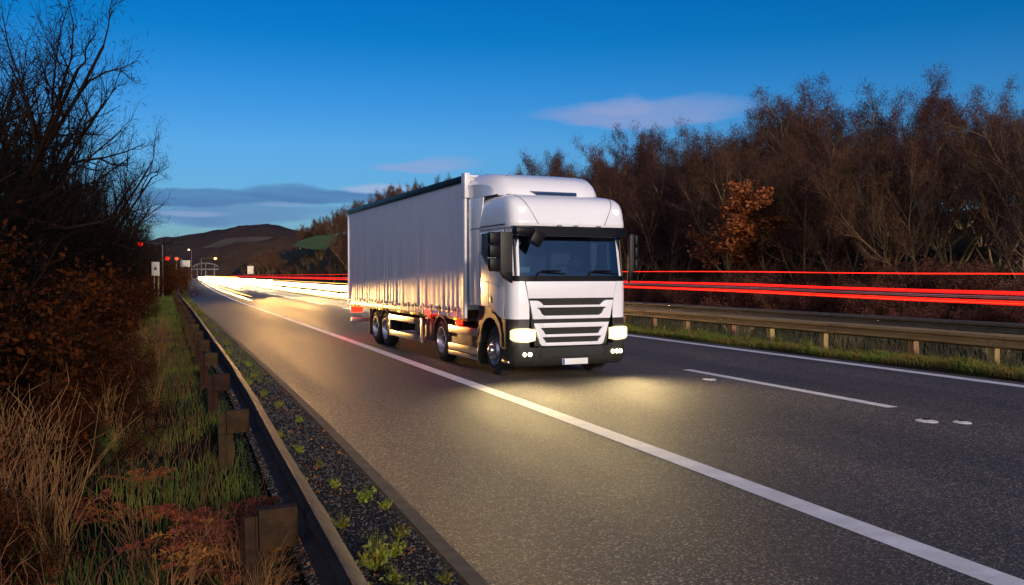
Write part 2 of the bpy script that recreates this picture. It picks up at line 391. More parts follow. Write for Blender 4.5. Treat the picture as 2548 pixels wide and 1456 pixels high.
df = b.build('air_deflector', M['paint'], TL, smooth=True, auto=50)
b = MB(); b.plate([(-.52,3.585),(.50,3.585),(.50,3.515),(-.38,3.515)], .755, .80); b.build('roof_hatch', mat('hatch_glass', (.01,.03,.09), .08, coat=1), TL, bevel=.01)
b = MB(); b.tube([(-1.0,.80,3.505),(1.05,.80,3.505)], .012, 6)
b.tube([(-.78,.99,3.52),(-.78,1.02,3.80),(-.78,1.3,3.935)], .006, 6)
b.tube([(-1.16,.86,3.50),(-1.21,1.7,3.50),(-1.21,2.2,3.52)], .014, 6); each(b, 'seam', M['seam'], df)
# side fairings behind the cab
for s in (-1,1):
    b = MB(); b.splate([(1.625,1.34),(1.625,2.88),(1.45,3.5),(2.28,3.53),(2.26,2.0),(2.22,1.34)], s*1.225, s*1.20)
    sf = b.build('side_fairing', M['paint'], TL, bevel=.01)
    b = MB(); b.box(s*1.2265-.002, s*1.2265+.002, 1.60, 2.2, 2.88, 2.895); b.box(s*1.231-.001,s*1.231+.001,1.615,1.63,1.34,2.9); each(b, 'seam', M['seam'], sf)
# door lines, window, handle, creases
for s in (-1,1):
    b = MB(); b.splate([(1.56,1.34),(1.02,1.34),(.62,1.16),(.40,1.16),(.42,2.80),(1.56,2.80)], s*1.226, s*1.231)
    d = b.build('door', M['paint'], TL, bevel=.002)
    b = MB(); b.splate([(1.50,2.75),(.46,2.75),(.46,2.02),(.95,2.06),(1.30,2.22),(1.52,2.38)], s*1.2315, s*1.2345); b.build('window', M['glass_dark'], d)
    b = MB(); b.tube([(s*1.232,.455,2.0),(s*1.232,.95,2.045),(s*1.232,1.32,2.2),(s*1.232,1.53,2.37),(s*1.232,1.51,2.76),(s*1.232,.46,2.765)], .01, 6); each(b, 'seam', M['seam'], d)
    b = MB(); b.splate([(1.55,1.86),(.5,1.76),(.5,1.74),(1.55,1.83)], s*1.2315, s*1.243); b.build('crease', M['paint'], d, bevel=.003)
    b = MB(); b.splate([(1.10,1.40),(1.12,1.50),(1.05,1.55),(.97,1.53),(.93,1.42)], s*1.2315, s*1.236); b.build('handle', M['black'], d, bevel=.004)
    b = MB(); b.box(s*1.233-.003, s*1.233+.003, 1.14,1.155,1.36,1.84); each(b, 'seam', M['seam'], d)
    b = MB(); b.box(s*1.223-.004,s*1.223+.004,.375,.40,1.16,2.82); each(b, 'seam', M['seam'], d)
# windscreen with frame
b = MB(); lw = [(1.905,.025),(2.05,.05),(2.35,.10),(2.69,.151)]; xs = [-1.14,-1.02,-.8,-.4,0,.4,.8,1.02,1.14]; yo = [.045,.012,0,-.002,-.004,-.002,0,.012,.045]
for z, f in lw:
    for x, o_ in zip(xs, yo): b.v.append((x, f+o_+.004, z))
b.f = [(i*9+k,i*9+k+1,(i+1)*9+k+1,(i+1)*9+k) for i in range(3) for k in range(8)]
ws = b.build('windscreen', M['glass'], TL, smooth=True)
b = MB()
b.v = []
def band(z0, z1, f0, f1, th, hw=1.18):
    b_ = MB(); X = [-hw,-hw+.05,-1.02,-.8,-.4,0,.4,.8,1.02,hw-.05,hw]; Y = [.09,.045,.010,0,-.002,-.004,-.002,0,.010,.045,.09]
    for z, f in ((z0,f0),(z1,f1)):
        for x, o_ in zip(X, Y): b_.v.append((x, f+o_-th, z))
    for z, f in ((z0,f0),(z1,f1)):
        for x, o_ in zip(X, Y): b_.v.append((x, f+o_+.02, z))
    n_ = len(X)
    b_.f = [(k,k+1,n_+k+1,n_+k) for k in range(n_-1)]+[(k,k+1,2*n_+k+1,2*n_+k) for k in range(n_-1)]+[(n_+k,n_+k+1,3*n_+k+1,3*n_+k) for k in range(n_-1)]
    return b_
band(1.835,1.935,.008,.03,.012).build('scuttle_panel', M['black'], TL, smooth=True)
b = MB()
for s in (-1,1): b.tube([(s*1.13,.065,1.93),(s*1.125,.10,2.2),(s*1.12,.165,2.70)], .022, 6)
b.build('screen_surround', M['black'], ws)
# sun visor
v = band(2.685,2.86,.02,.05,.12,1.205).build('sun_visor', M['black'], TL, smooth=True)
b = MB()
for x in (-.28,.06,.55): b.box(x-.04,x+.04,-.075,.02,2.862,2.89)
each(b, 'visor_bracket', M['steel'], v)
# wipers
for x0, x1 in ((-.78,-.12),(.32,.98)):
    b = MB(); b.tube([(x0+.02,-.012,1.86),(x0+.10,-.004,2.0),(x0+.18,.012,2.03),(x1-.1,.012,2.03)], .013, 6); b.tube([(x0+.12,.002,2.012),(x1,.002,1.975)], .010, 6)
    b.build('wiper', M['black'], ws)
# interior
b = MB(); b.box(-1.15,1.15,.25,.62,1.75,1.98); b.box(-1.19,1.19,1.5,1.55,1.5,2.84); b.box(-1.15,1.15,.2,1.5,1.45,1.5); b.build('dashboard', M['interior'], TL, bevel=.02)
for x in (.42,-.62):
    b = MB(); b.box(x-.24,x+.24,.95,1.4,1.75,1.9); b.box(x-.23,x+.23,1.3,1.42,1.9,2.5); b.box(x-.13,x+.13,1.3,1.4,2.52,2.68)
    b.build('seat', M['seat'], TL, bevel=.04)
b = MB(); ring = []
for k in range(25):
    t = 2*PI*k/24; ring.append((.45+.25*math.cos(t), .55+.13*math.sin(t)*.8, 2.08+.21*math.sin(t)))
b.tube(ring, .018, 8); b.tube([(.22,.55,2.08),(.68,.55,2.08)], .022, 6); b.tube([(.45,.55,2.08),(.45,.62,1.9)], .04, 8)
b.build('steering_wheel', M['black'], TL, smooth=True)
b = MB()
for x0 in (.62,.98): b.plate([(x0,2.68),(x0+.16,2.68),(x0+.15,2.3),(x0+.10,2.02),(x0+.03,2.05)], .42, .45)
b.build('cab_curtain', M['curt_in'], TL, bevel=.01)
b = MB(); b.box(-1.05,-.82,.12,.14,2.0,2.10); b.build('paper_card', M['plate'], TL)
# front panel seams and grille
b = MB()
for s in (-1,1): b.plate([(s*.955,1.84),(s*.968,1.84),(s*.835,1.13),(s*.822,1.13)], -.010, .0)
b.plate([(-.96,1.838),(.96,1.838),(.96,1.828),(-.96,1.828)], -.010, 0)
each(b, 'seam', M['seam'], body)
b = MB(); b.plate([(-.94,1.53),(.94,1.53),(.84,1.13),(.76,.62),(-.76,.62),(-.84,1.13)], .03, .05)
gr = b.build('grille', M['mesh'], TL)
b = MB(); b.plate([(-.96,1.83),(.96,1.83),(.905,1.515),(-.905,1.515)], -.014, .01); b.build('front_panel', M['paint'], TL, bevel=.005)
def sym(poly): return [poly, [(-x, z) for x, z in poly]]
b = MB()
for q in sym([(-.885,1.475),(-.73,1.472),(-.67,1.45),(-.60,1.385),(-.60,1.342),(-.735,1.340),(-.68,1.30),(-.64,1.225),(-.585,1.19),(-.585,1.128),(-.815,1.128)]): b.plate(q, -.03, .028)
b.plate([(-.598,1.385),(.598,1.385),(.598,1.342),(-.598,1.342)], -.034, .0)
b.plate([(-.583,1.19),(.583,1.19),(.583,1.128),(-.583,1.128)], -.034, .01)
b.build('grille_frame', M['paint'], gr, bevel=.005)
b = MB()
for q in sym([(-.79,1.052),(-.60,1.052),(-.60,.965),(-.66,.96),(-.60,.90),(-.57,.845),(-.55,.84),(-.55,.79),(-.63,.788),(-.585,.74),(-.55,.685),(-.55,.625),(-.64,.63),(-.675,.67)]): b.plate(q, -.03, .028)
b.plate([(-.598,1.052),(.598,1.052),(.598,.965),(-.598,.965)], -.034, .01)
b.plate([(-.548,.84),(.548,.84),(.548,.79),(-.548,.79)], -.034, .0)
b.plate([(-.548,.685),(.548,.685),(.548,.625),(-.548,.625)], -.034, .01)
b.build('grille_frame', M['paint'], gr, bevel=.005)
b = MB()
for z0, z1, w in ((1.39,1.50,.6),(1.2,1.335,.6),(1.06,1.12,.8),(.85,.955,.58),(.69,.785,.55)):
    for k in range(3): zz = z0+(z1-z0)*(k+.5)/3; b.box(-w,w,.008,.022,zz-.008,zz+.008)
each(b, 'grille_slat', M['dark'], gr)
lamp_halo = emit('lamp_halo_glow', (1,.80,.36), 2.2)
# bumper (wraps round the headlamps)
def bumper_skip(z0, z1, k, n): return z0 >= .60 and 12 <= k <= n-2-12
bl = [(.24,.10,1.17,.52),(.28,.04,1.20,.52),(.36,.0,1.225,.52),(.60,-.015,1.23,.52),(.70,-.012,1.23,.52),(.98,.0,1.23,.52),(1.125,.004,1.226,.52)]
bm_ = MB(); rows = []
for (z,f,hw,bk) in bl:
    o_ = [(x, min(y, bk)) for x, y in outline(hw, f, bk)][3:-3]; rows.append([(x,y,z) for x,y in o_])
n = len(rows[0]); bm_.v = [p for r_ in rows for p in r_]
for i in range(len(rows)-1):
    for k in range(n-1):
        if bl[i][0] >= .6 and 8 <= k <= n-2-8: continue
        bm_.f.append((i*n+k,i*n+k+1,(i+1)*n+k+1,(i+1)*n+k))
bp_ = bm_.build('bumper', M['dark'], TL, smooth=True, auto=50)
b = MB(); b.plate([(-.62,.60),(.62,.60),(.70,.50),(.60,.42),(-.60,.42),(-.70,.50)], -.024, -.01); b.build('intake', M['mesh'], bp_, bevel=.004)
b = MB(); b.tube([(-.66,-.022,.62),(-.74,-.02,.45),(-.80,-.012,.27)], .005, 5); b.tube([(.66,-.022,.62),(.74,-.02,.45),(.80,-.012,.27)], .005, 5); each(b, 'seam', M['seam'], bp_)
for s in (-1,1):
    b = MB(); X = [s*1.225,s*1.205,s*1.16,s*1.08,s*.95,s*.80]; Y = [.085,.045,.015,-.005,-.018,-.022]
    for zi, sh in ((0,.0),(.12,-.012),(.88,-.012),(1,.0)):
        for q_, (x, y_) in enumerate(zip(X, Y)):
            za = (.785,.755,.735,.725,.715,.745)[q_]; zb_ = (.90,.925,.94,.945,.945,.925)[q_]; b.v.append((x, y_-.018+sh, za+(zb_-za)*zi))
    b.f = [(i*6+k,i*6+k+1,(i+1)*6+k+1,(i+1)*6+k) for i in range(3) for k in range(5)]
    hl_ = b.build('headlight', M['head'], TL, smooth=True)
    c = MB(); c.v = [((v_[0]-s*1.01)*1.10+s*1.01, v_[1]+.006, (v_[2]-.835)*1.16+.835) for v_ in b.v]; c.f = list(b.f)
    c.build('added_halo', lamp_halo, hl_, smooth=True)  # glowing yellow halo added behind the lens, not a part of the lamp
for x in (-.985,-.875): 
    b = MB(); b.plate([(x+.04*math.cos(t)*(.8 if x < -.9 else 1), .475+.04*math.sin(t)) for t in [2*PI*k/12 for k in range(12)]], -.03, -.005); b.build('fog_lamp', M['fog'], bp_)
for x in (.88,.975,1.06):
    b = MB(); b.plate([(x+.032*math.cos(t), .48+.042*math.sin(t)) for t in [2*PI*k/12 for k in range(12)]], -.03, .03); b.build('fog_lamp', M['fog'], bp_)
b = MB(); b.plate([(-.21,.375),(.33,.375),(.33,.262),(-.21,.262)], -.035, -.012); npl = b.build('number_plate', M['plate'], bp_, bevel=.003)
b = MB(); b.plate([(-.205,.37),(-.165,.37),(-.165,.267),(-.205,.267)], -.038, -.0352); b.build('plate_band', M['plate_blue'], npl)
# mirrors
def mirror(s, out):
    b = MB()
    for z0, z1 in ((2.02,2.26),(2.27,2.50),(2.51,2.73)): b.box(s*(1.25+out*.52), s*(1.25+out), -.10, .06, z0, z1)
    o = b.build('mirror', M['black'], TL, bevel=.035)
    b = MB(); b.box(s*1.245, s*(1.25+out*.52), -.06, .04, 2.0, 2.74); b.build('mirror_housing', M['dark'], o, bevel=.02)
    b = MB(); b.plate([(s*1.24,2.02),(s*(1.25+out*.5),2.02),(s*(1.25+out*.35),1.90),(s*1.24,1.80)], -.05, .05); b.build('mirror_arm', M['black'], o, bevel=.008)
    b = MB(); b.box(s*(1.25+out*.56), s*(1.25+out*.96), .061, .066, 2.04, 2.48); b.build('mirror_glass', M['reflector'], o)
mirror(-1, .46); mirror(1, .17)
b = MB(); b.box(-1.24,-.88,-.22,.02,2.68,2.84); c = b.build('kerb_mirror', M['black'], TL, bevel=.05)
b = MB(); b.box(-.12,.12,-.08,.08,-.15,.12); c2 = b.build('front_mirror', M['black'], TL, bevel=.04); c2.location = (-.83,-.22,2.64); c2.rotation_euler = (0,R(30),0)
# wheels
def wheel(s, y, r, x_out, name='wheel', dish='front'):
    t = empty(name, (s*x_out, y, r)); t.parent = TL
    b = MB(); b.lathe_x([(-.28,r*.62),(-.29,r*.80),(-.27,r*.94),(-.24,r*.985),(-.15,r),(-.06,r*.985),(-.02,r*.93),(.005,r*.78),(-.01,r*.64),(-.03,r*.6)], 0, 0, 0, 48, s)
    for k in range(40):
        a = 2*PI*k/40; m4 = Matrix.Rotation(a, 4, 'X')
        b.box(-.24 if s > 0 else .05, -.05 if s > 0 else .24, -.012, .012, r*.985, r*1.008, m4)
    b.build('tyre', M['rubber'], t, smooth=True, auto=30)
    b = MB()
    if dish == 'front': pr = [(-.03,r*.62),(.012,r*.61),(.015,r*.57),(-.05,r*.53),(-.03,r*.42),(.03,r*.36),(.045,r*.28),(.05,r*.2),(.11,r*.18),(.13,r*.12),(.135,.002)]
    else: pr = [(-.03,r*.62),(.008,r*.61),(.008,r*.575),(-.05,r*.55),(-.12,r*.48),(-.16,r*.36),(-.16,r*.26),(-.06,r*.24),(-.04,r*.16),(-.035,.002)]
    b.lathe_x(pr, 0, 0, 0, 40, s); rim = b.build('rim', M['steel'], t, smooth=True, auto=30)
    b = MB(); base = .04 if dish == 'front' else -.155
    for k in range(10):
        a = 2*PI*k/10; b.lathe_x([(base,.016),(base+.045,.016),(base+.05,.002)], 0, r*.31*math.cos(a), r*.31*math.sin(a), 8, s)
    each(b, 'wheel_nut', M['steel'], rim)
    return t
for s in (-1,1):
    wheel(s, 1.04, .485, 1.15); wheel(s, 4.10, .485, 1.19, dish='rear'); wheel(s, 8.82, .48, 1.2, dish='rear'); wheel(s, 9.86, .48, 1.2, dish='rear')
# wheel arch + steps
for s in (-1,1):
    b = MB(); pa = [(1.66,.60),(1.62,.85),(1.50,1.06),(1.30,1.20),(1.04,1.24),(.78,1.18),(.60,1.04),(.50,.84),(.49,.60)]; pb = [(1.60,.60),(1.56,.82),(1.45,.99),(1.27,1.10),(1.04,1.13),(.82,1.08),(.67,.96),(.58,.80),(.56,.60)]
    for k in range(len(pa)-1): b.splate([pa[k],pa[k+1],pb[k+1],pb[k]], s*1.238, s*.9)
    b.build('wheel_arch', M['dark'], TL)
    b = MB(); b.splate([(1.72,.22),(1.72,1.33),(1.03,1.33),(.9,1.25),(1.04,1.242),(1.30,1.202),(1.50,1.062),(1.625,.85),(1.662,.60),(1.66,.22)], s*1.215, s*1.1)
    b.splate([(.56,1.13),(.90,1.26),(1.02,1.33),(1.04,1.245),(.78,1.182),(.60,1.042),(.524,.86)], s*1.215, s*1.1)
    b.build('step_panel', M['dark'], TL)
    b = MB(); b.box(s*1.19-.04, s*1.19+.04, .20,.50,.30,.345); b.build('step', M['alu'], TL, bevel=.008)
    b = MB(); b.splate([(1.70,.15),(1.70,.9),(1.755,.9),(1.755,.15)], s*1.225, s*.8); b.build('mud_guard', M['dark'], TL)
# tank / side skirt of the tractor
for s in (-1,1):
    b = MB(); b.box(min(s*1.17,s*.6), max(s*1.17,s*.6), 1.78, 3.50, .30, .84); tk = b.build('fuel_tank', M['chassis'], TL, bevel=.03)
    b = MB(); b.box(s*1.21-.02,s*1.21+.02,1.77,3.52,.70,.86); b.box(s*1.215-.02,s*1.215+.02,1.77,3.52,.33,.47); b.box(s*1.215-.02,s*1.215+.02,1.77,3.52,.22,.31); b.build('side_trim', M['alu'], tk, bevel=.008)
b = MB(); b.box(-.45,-.33,.5,6,.55,.85); b.box(.33,.45,.5,6,.55,.85); b.box(-.9,.9,1.0,1.1,.4,.55); b.box(-1,1,4.05,4.15,.42,.55); b.box(-1.0,1.0,.4,1.7,1.0,1.12); b.box(-.6,.6,3.5,4.9,.9,1.02)
b.build('tractor_chassis', M['chassis'], TL)
for s in (-1,1):
    b = MB(); pts = [(4.1+.56*math.cos(t), .485+.56*math.sin(t)) for t in [R(15)+k*R(150)/10 for k in range(11)]]
    for k in range(10):
        p, q = pts[k], pts[k+1]; b.splate([p,q,(q[0],q[1]-.02),(p[0],p[1]-.02)], s*1.22, s*.7)
    b.build('mud_guard', M['chassis'], TL)
b = MB(); b.lathe_x([(0,.09),(.25,.09),(.26,.02)], -1.15, 1.9, 1.02, 20); b.build('air_filter', M['alu'], TL, smooth=True)
# trailer ----------------------------------------------------------
T0, T1 = 2.46, 13.02
b = MB(); b.box(-1.21,1.21,T0+.02,T1-.02,1.22,4.0); b.build('trailer_body', M['frame_white'], TL)
for s in (-1,1):
    b = MB(); nx, nz = 520, 22; rng = random.Random(5+s)
    ph = [(rng.uniform(0,6), rng.uniform(5,26), rng.uniform(.2,1)) for _ in range(9)]
    for i in range(nx+1):
        y = T0+.12+(T1-T0-.2)*i/nx
        fold = sum(a_*math.sin(y*f_+p_) for p_, f_, a_ in ph)/3.2; st = abs(math.sin((y-T0)*PI/.62))
        for j in range(nz+1):
            u = j/nz; z = 1.14+2.76*u
            amp = .009*(1-u)**2+.0008
            b.v.append((s*(1.245+amp*fold+.006*(1-u)**3*st), y, z-(.05*(1-st)**3*0 if j else .03*(1-st)**2)))
    b.f = [(i*(nz+1)+j,(i+1)*(nz+1)+j,(i+1)*(nz+1)+j+1,i*(nz+1)+j+1) for i in range(nx) for j in range(nz)]
    cu = b.build('curtain', M['curtain'], TL, smooth=True, auto=60)
    b = MB(); y = T0+.35; b2 = MB()
    while y < T1-.1:
        b.splate([(y-.018,1.03),(y-.018,1.08),(y-.03,1.08),(y-.03,1.14),(y-.018,1.14),(y-.018,1.27),(y+.018,1.27),(y+.018,1.14),(y+.03,1.14),(y+.03,1.08),(y+.018,1.08),(y+.018,1.03)], s*1.278, s*1.293)
        b2.tube([(s*1.27,y+.03,1.235),(s*1.285,y+.2,1.175),(s*1.28,y+.42,1.17),(s*1.27,y+.57,1.235)], .009, 5, False)
        y += .60
    each(b, 'buckle_strap', M['black'], cu); each(b2, 'lashing', M['black'], cu)
    b = MB(); b.box(s*1.235-.02, s*1.235+.02, T0, T1, 1.05, 1.135); b.build('side_rail', M['frame_white'], TL, bevel=.006)
    b = MB(); b.box(s*1.262-.022, s*1.262+.022, T0+.1, T1, 3.89, 4.03); b.build('roof_rail', M['black'], TL, bevel=.008)
    b = MB(); b.box(s*1.25-.03,s*1.25+.03,T0-.10,T0+.10,1.05,4.0); b.box(s*1.24-.06,s*1.24+.06,T0-.16,T0+.06,3.55,4.07); b.build('corner_post', M['frame_white'], TL, bevel=.015)
    b = MB(); b.box(s*1.25-.03,s*1.25+.03,T1-.08,T1+.03,.98,4.02); b.build('corner_post', M['frame_white'], TL, bevel=.01)
b = MB(); b.box(-1.24,1.24,T0,T1,4.0,4.045); b.build('trailer_roof', M['frame_white'], TL, bevel=.01)
b = MB(); b.box(-1.2,1.2,T0,T1,.98,1.05); b.box(-.5,-.38,3.6,T1,.75,.98); b.box(.38,.5,3.6,T1,.75,.98)
for yy in (8.82,9.86): b.box(-1,1,yy-.06,yy+.06,.42,.54); b.box(-.8,-.6,yy-.2,yy+.2,.5,.85); b.box(.6,.8,yy-.2,yy+.2,.5,.85)
b.build('trailer_chassis', M['chassis'], TL)
for s in (-1,1):
    b = MB(); b.box(s*1.21-.02,s*1.21+.02,5.50,8.32,.76,.90); b.box(s*1.21-.02,s*1.21+.02,5.50,8.32,.34,.48); b.box(s*1.212-.022,s*1.212+.022,5.46,5.56,.32,.92); b.box(s*1.212-.022,s*1.212+.022,8.28,8.36,.32,.92)
    b.build('side_guard', M['alu'], TL, bevel=.006)
    b = MB(); b.box(min(s*1.16,s*.6),max(s*1.16,s*.6),4.75,5.44,.40,.95); b.build('pallet_box', M['chassis'], TL, bevel=.02)
    b = MB(); b.lathe_x([(0,.001),(0,.17),(.5,.17),(.5,.001)], -s*.0+s*.55, 6.4, .62, 18, s); b.build('air_tank', M['alu'], TL, smooth=True)
    for yy in (8.82,9.86):
        b = MB(); pts = [(yy+.54*math.cos(t), .48+.54*math.sin(t)) for t in [R(35)+k*R(110)/8 for k in range(9)]]
        for k in range(8):
            p, q = pts[k], pts[k+1]; b.splate([p,q,(q[0],q[1]-.015),(p[0],p[1]-.015)], s*1.22, s*.88)
        b.build('mud_guard', M['chassis'], TL)
    b = MB(); b.box(min(s*1.21,s*.85),max(s*1.21,s*.85),10.50,10.53,.22,.98); b.build('mud_flap', M['flap'], TL)
    for k, yy in enumerate((3.05,6.2,7.35,9.3,12.4)):
        b = MB(); b.box(s*1.245-.012,s*1.245+.012,yy-.05,yy+.05,.985,1.03); b.build('side_marker', M['amber_lens'], TL, bevel=.005)
    b = MB(); b.box(s*.98-.2,s*.98+.2,T1+.02,T1+.06,.78,.94); b.build('tail_light', M['red_lens'], TL, bevel=.01)
for y_, z_ in ((4.95,1.01),(3.0,.90)):
    b = MB(); b.lathe_x([(0,.055),(.03,.05),(.04,.002)], -1.2, y_, z_, 14, -1); b.box(-1.21,-1.1,y_-.02,y_+.02,z_-.02,z_+.1); b.build('side_marker', M['red_lens'], TL)
b = MB(); b.box(-1.2,1.2,T1-.15,T1-.05,.48,.60); b.box(-1.2,1.2,T1-.02,T1+.03,.95,1.1); b.build('underrun_bar', M['alu'], TL, bevel=.01)

# ------------------------------------------------------------------ light streaks and lamps
def trail(pts, r, c, s, label, group, flat=1.):
    b = MB(); pts2 = []
    for i in range(len(pts)-1):
        p, q = Vector(pts[i]), Vector(pts[i+1]); n_ = max(1, int((q-p).length/4)) if (q-p).length < 400 else 60
        for k in range(n_): pts2.append(p.lerp(q, k/n_))
    pts2.append(Vector(pts[-1])); o0 = pts2[0].copy()
    loc = [((p.x-o0.x), p.y-o0.y, p.z-o0.z + .012*math.sin(i*1.7)+.010*math.sin(i*.63+r*90)) for i, p in enumerate(pts2)]
    rr = [r*(1+.22*math.sin(i*2.3+r*50)) for i in range(len(loc))]; rr[0] = r*.3; rr[-1] = r*.3
    b.tube(loc, rr, 6)
    o = b.build('light_trail', emit('trail_light', c, s), smooth=True); o.location = o0
    return tag(o, label, 'light trail', group)
def lane_path(lat, z, y0, y1):
    ys = [y0]
    while ys[-1] < y1: ys.append(ys[-1]+(6 if ys[-1] < 150 else 25))
    return [P(lat, y, z) for y in ys]
WH = (1,.80,.46)
WL, RL = 'headlight streaks in the oncoming lanes', 'tail light streaks on the far carriageway'
GOLD = (1,.50,.12)
for la_, z_, y0_, r_, c_, st_, lab_ in [
    (10.4,.66,46,.13,WH,18,'lower thick white-gold headlight streak meeting the trailer side'),
    (10.2,.50,46,.035,GOLD,3.5,'thin golden edge line under the lower white headlight streak'),
    (10.9,.90,47,.035,GOLD,5,'fine golden line in the dark gap between the two white headlight streaks'),
    (12.0,.95,54,.18,WH,18,'upper thick white headlight streak meeting the trailer side'),
    (12.3,1.14,55,.045,WH,9,'thin pale line along the top edge of the upper white headlight streak'),
    (12.9,1.32,56,.025,GOLD,3,'hair-thin golden line floating over the white headlight streaks'),
    (5.4,.20,64,.07,(1,.62,.25),7,'short pale gold streak in the near lane behind the lorry, ending on open tarmac'),
    (5.9,.34,70,.04,GOLD,3.5,'faint golden line beside the short streak in the near lane'),
    (6.9,.70,100,.22,WH,14,'gold headlight streak bending into the near lane far behind the lorry'),
    (7.8,.90,120,.10,GOLD,5,'deep golden line between the near lane and the blazing bend'),
    (8.6,.80,120,.34,WH,16,'thick distant streak in the middle of the glow at the bend'),
    (11.5,1.0,110,.38,WH,16,'thick distant streak on the right of the glow at the bend'),
    (6.4,.9,150,.36,WH,16,'thick distant streak on the left of the glow at the bend'),
    (10.2,1.5,170,.20,GOLD,5,'golden haze-like line topping the glow at the bend')]:
    trail(lane_path(la_, z_, y0_, 640), r_, c_, st_, lab_, WL)
def red_path(dz, dl=0, k=1.):
    return [(23+dl,-2,1.93-dz),(23+dl,14,1.96-dz),(22.5+dl,40,2.15-dz*.93),(22+dl,80,2.2-dz*.85),*lane_path(22.5+dl,2.1-dz*.8,120,520)]
for dz_, dl_, r_, c_, st_, lab_ in [
    (0,0,.020,(1,.02,.01),2.6,'thin red tail light streak, highest of them all across the woods'),
    (.57,0,.034,(1,.012,.008),2.4,'bright red tail light streak, upper edge of the middle band'),
    (.62,.05,.03,(1,.02,.02),1.0,'dull crimson line just under the middle red band'),
    (.70,.2,.012,(.55,.22,.30),.5,'hair-thin mauve line between the red bands'),
    (.745,.1,.010,(.6,.20,.22),.45,'faint dusky pink line between the red bands'),
    (.85,0,.030,(1,.014,.008),2.2,'bright red tail light streak, upper line of the lowest band'),
    (.89,-.1,.014,(1,.05,.015),2.2,'thin orange-red core line inside the lowest band'),
    (.92,0,.026,(1,.012,.01),1.6,'red tail light streak, bottom line of the lowest band')]:
    trail(red_path(dz_, dl_), r_, c_, st_, lab_, RL)

def spot(loc, target, power, size, blend, c, sx=1., sz=1., r=.08):
    l = bpy.data.lights.new('spot', 'SPOT'); l.energy = power; l.spot_size = R(size); l.spot_blend = blend; l.color = c; l.shadow_soft_size = r
    o = bpy.data.objects.new('lamp_beam', l); col.objects.link(o); o.location = loc
    d = Vector(target)-Vector(loc); o.rotation_euler = d.to_track_quat('-Z','Y').to_euler(); o.scale = (sx, sz, 1)
    return o
tm = Matrix.Translation(TL.location) @ Matrix.Rotation(TL.rotation_euler[2], 4, 'Z')
for s in (-1,1):
    spot(tm @ Vector((s*.98,-.08,.84)), tm @ Vector((s*.5-.5,-3.6,-.15)), 900, 120, 1., (1,.72,.31), 1, .62, 1.1)
for lx, ly, lz, pw in ((-1.42,4.95,.98,6),(-1.40,3.0,.88,4),(-1.35,12.6,.84,16),(-1.1,13.2,.86,16)):
    l = bpy.data.lights.new('marker_light','POINT'); l.energy = pw; l.color = (1,.03,.01); l.shadow_soft_size = .05; o = bpy.data.objects.new('marker_light', l); col.objects.link(o); o.location = tm @ Vector((lx,ly,lz))
# an added spot, then headlights of the stream of traffic further back
spot(P(2.6,47,.75), (5.0,24,1.0), 20000, 16, .9, (1,.52,.16), 1.4, .25, .15)  # added unseen lamp on the hard shoulder, warms the lower curtain
spot(P(8.6,84,1.6), P(7.0,40,.0), 42000, 60, 1., (1,.52,.15), 1, .17, 1.6)
spot(P(12,84,1.6), P(12.0,40,.1), 42000, 60, 1., (1,.52,.15), 1, .17, 1.6)
RW = []
# ------------------------------------------------------------------ plants
def seg_mesh(segs, name, m, parent=None, n=3, leaves=None, m2=None, lw=.5):
    """segs: list of (p0, p1, r0, r1); thin prisms; leaves: list of (p, size, normal)"""
    A = np.array([s[0] for s in segs], dtype=np.float32); B = np.array([s[1] for s in segs], dtype=np.float32)
    r0 = np.array([s[2] for s in segs], dtype=np.float32)[:,None]; r1 = np.array([s[3] for s in segs], dtype=np.float32)[:,None]
    d = B-A; d /= np.linalg.norm(d, axis=1, keepdims=True)+1e-9
    ref = np.where(np.abs(d[:,2:3]) > .9, np.array([[1,0,0]], dtype=np.float32), np.array([[0,0,1]], dtype=np.float32))
    u = np.cross(d, ref); u /= np.linalg.norm(u, axis=1, keepdims=True)+1e-9; v = np.cross(d, u)
    V = np.empty((len(segs), 2*n, 3), dtype=np.float32)
    for k in range(n):
        t = 2*PI*k/n; w = u*math.cos(t)+v*math.sin(t); V[:,k] = A+w*r0; V[:,n+k] = B+w*r1
    base = (np.arange(len(segs))*2*n)[:,None]
    F = np.concatenate([np.stack([base[:,0]+k, base[:,0]+(k+1)%n, base[:,0]+n+(k+1)%n, base[:,0]+n+k], 1) for k in range(n)])
    verts = V.reshape(-1,3); nf = len(F)
    if leaves:
        lp = np.array([l[0] for l in leaves], dtype=np.float32); ls = np.array([l[1] for l in leaves], dtype=np.float32)[:,None]
        rg = np.random.default_rng(len(leaves)); a = rg.normal(size=lp.shape); a[:,2] += (.8 if lw < .2 else 0); a /= np.linalg.norm(a,axis=1,keepdims=True); b_ = np.cross(a, rg.normal(size=lp.shape)); b_ /= np.linalg.norm(b_,axis=1,keepdims=True)
        LV = np.stack([lp-a*ls, lp+b_*ls*lw, lp+a*ls, lp-b_*ls*lw], 1).reshape(-1,3)
        LF = (np.arange(len(leaves))*4)[:,None]+np.arange(4)[None]+len(verts)
        verts = np.concatenate([verts, LV]); F = np.concatenate([F, LF])
    me = bpy.data.meshes.new(name); me.vertices.add(len(verts)); me.vertices.foreach_set('co', verts.astype(np.float32).ravel())
    me.loops.add(len(F)*4); me.loops.foreach_set('vertex_index', F.astype(np.int32).ravel())
    me.polygons.add(len(F)); me.polygons.foreach_set('loop_start', (np.arange(len(F))*4).astype(np.int32)); me.polygons.foreach_set('loop_total', np.full(len(F),4,dtype=np.int32))
    me.materials.append(m)
    if m2 and leaves:
        me.materials.append(m2); mi = np.zeros(len(F), dtype=np.int32); mi[nf:] = 1; me.polygons.foreach_set('material_index', mi)
    me.update(calc_edges=True)
    o = bpy.data.objects.new(name, me); col.objects.link(o)
    if parent: o.parent = parent
    return o
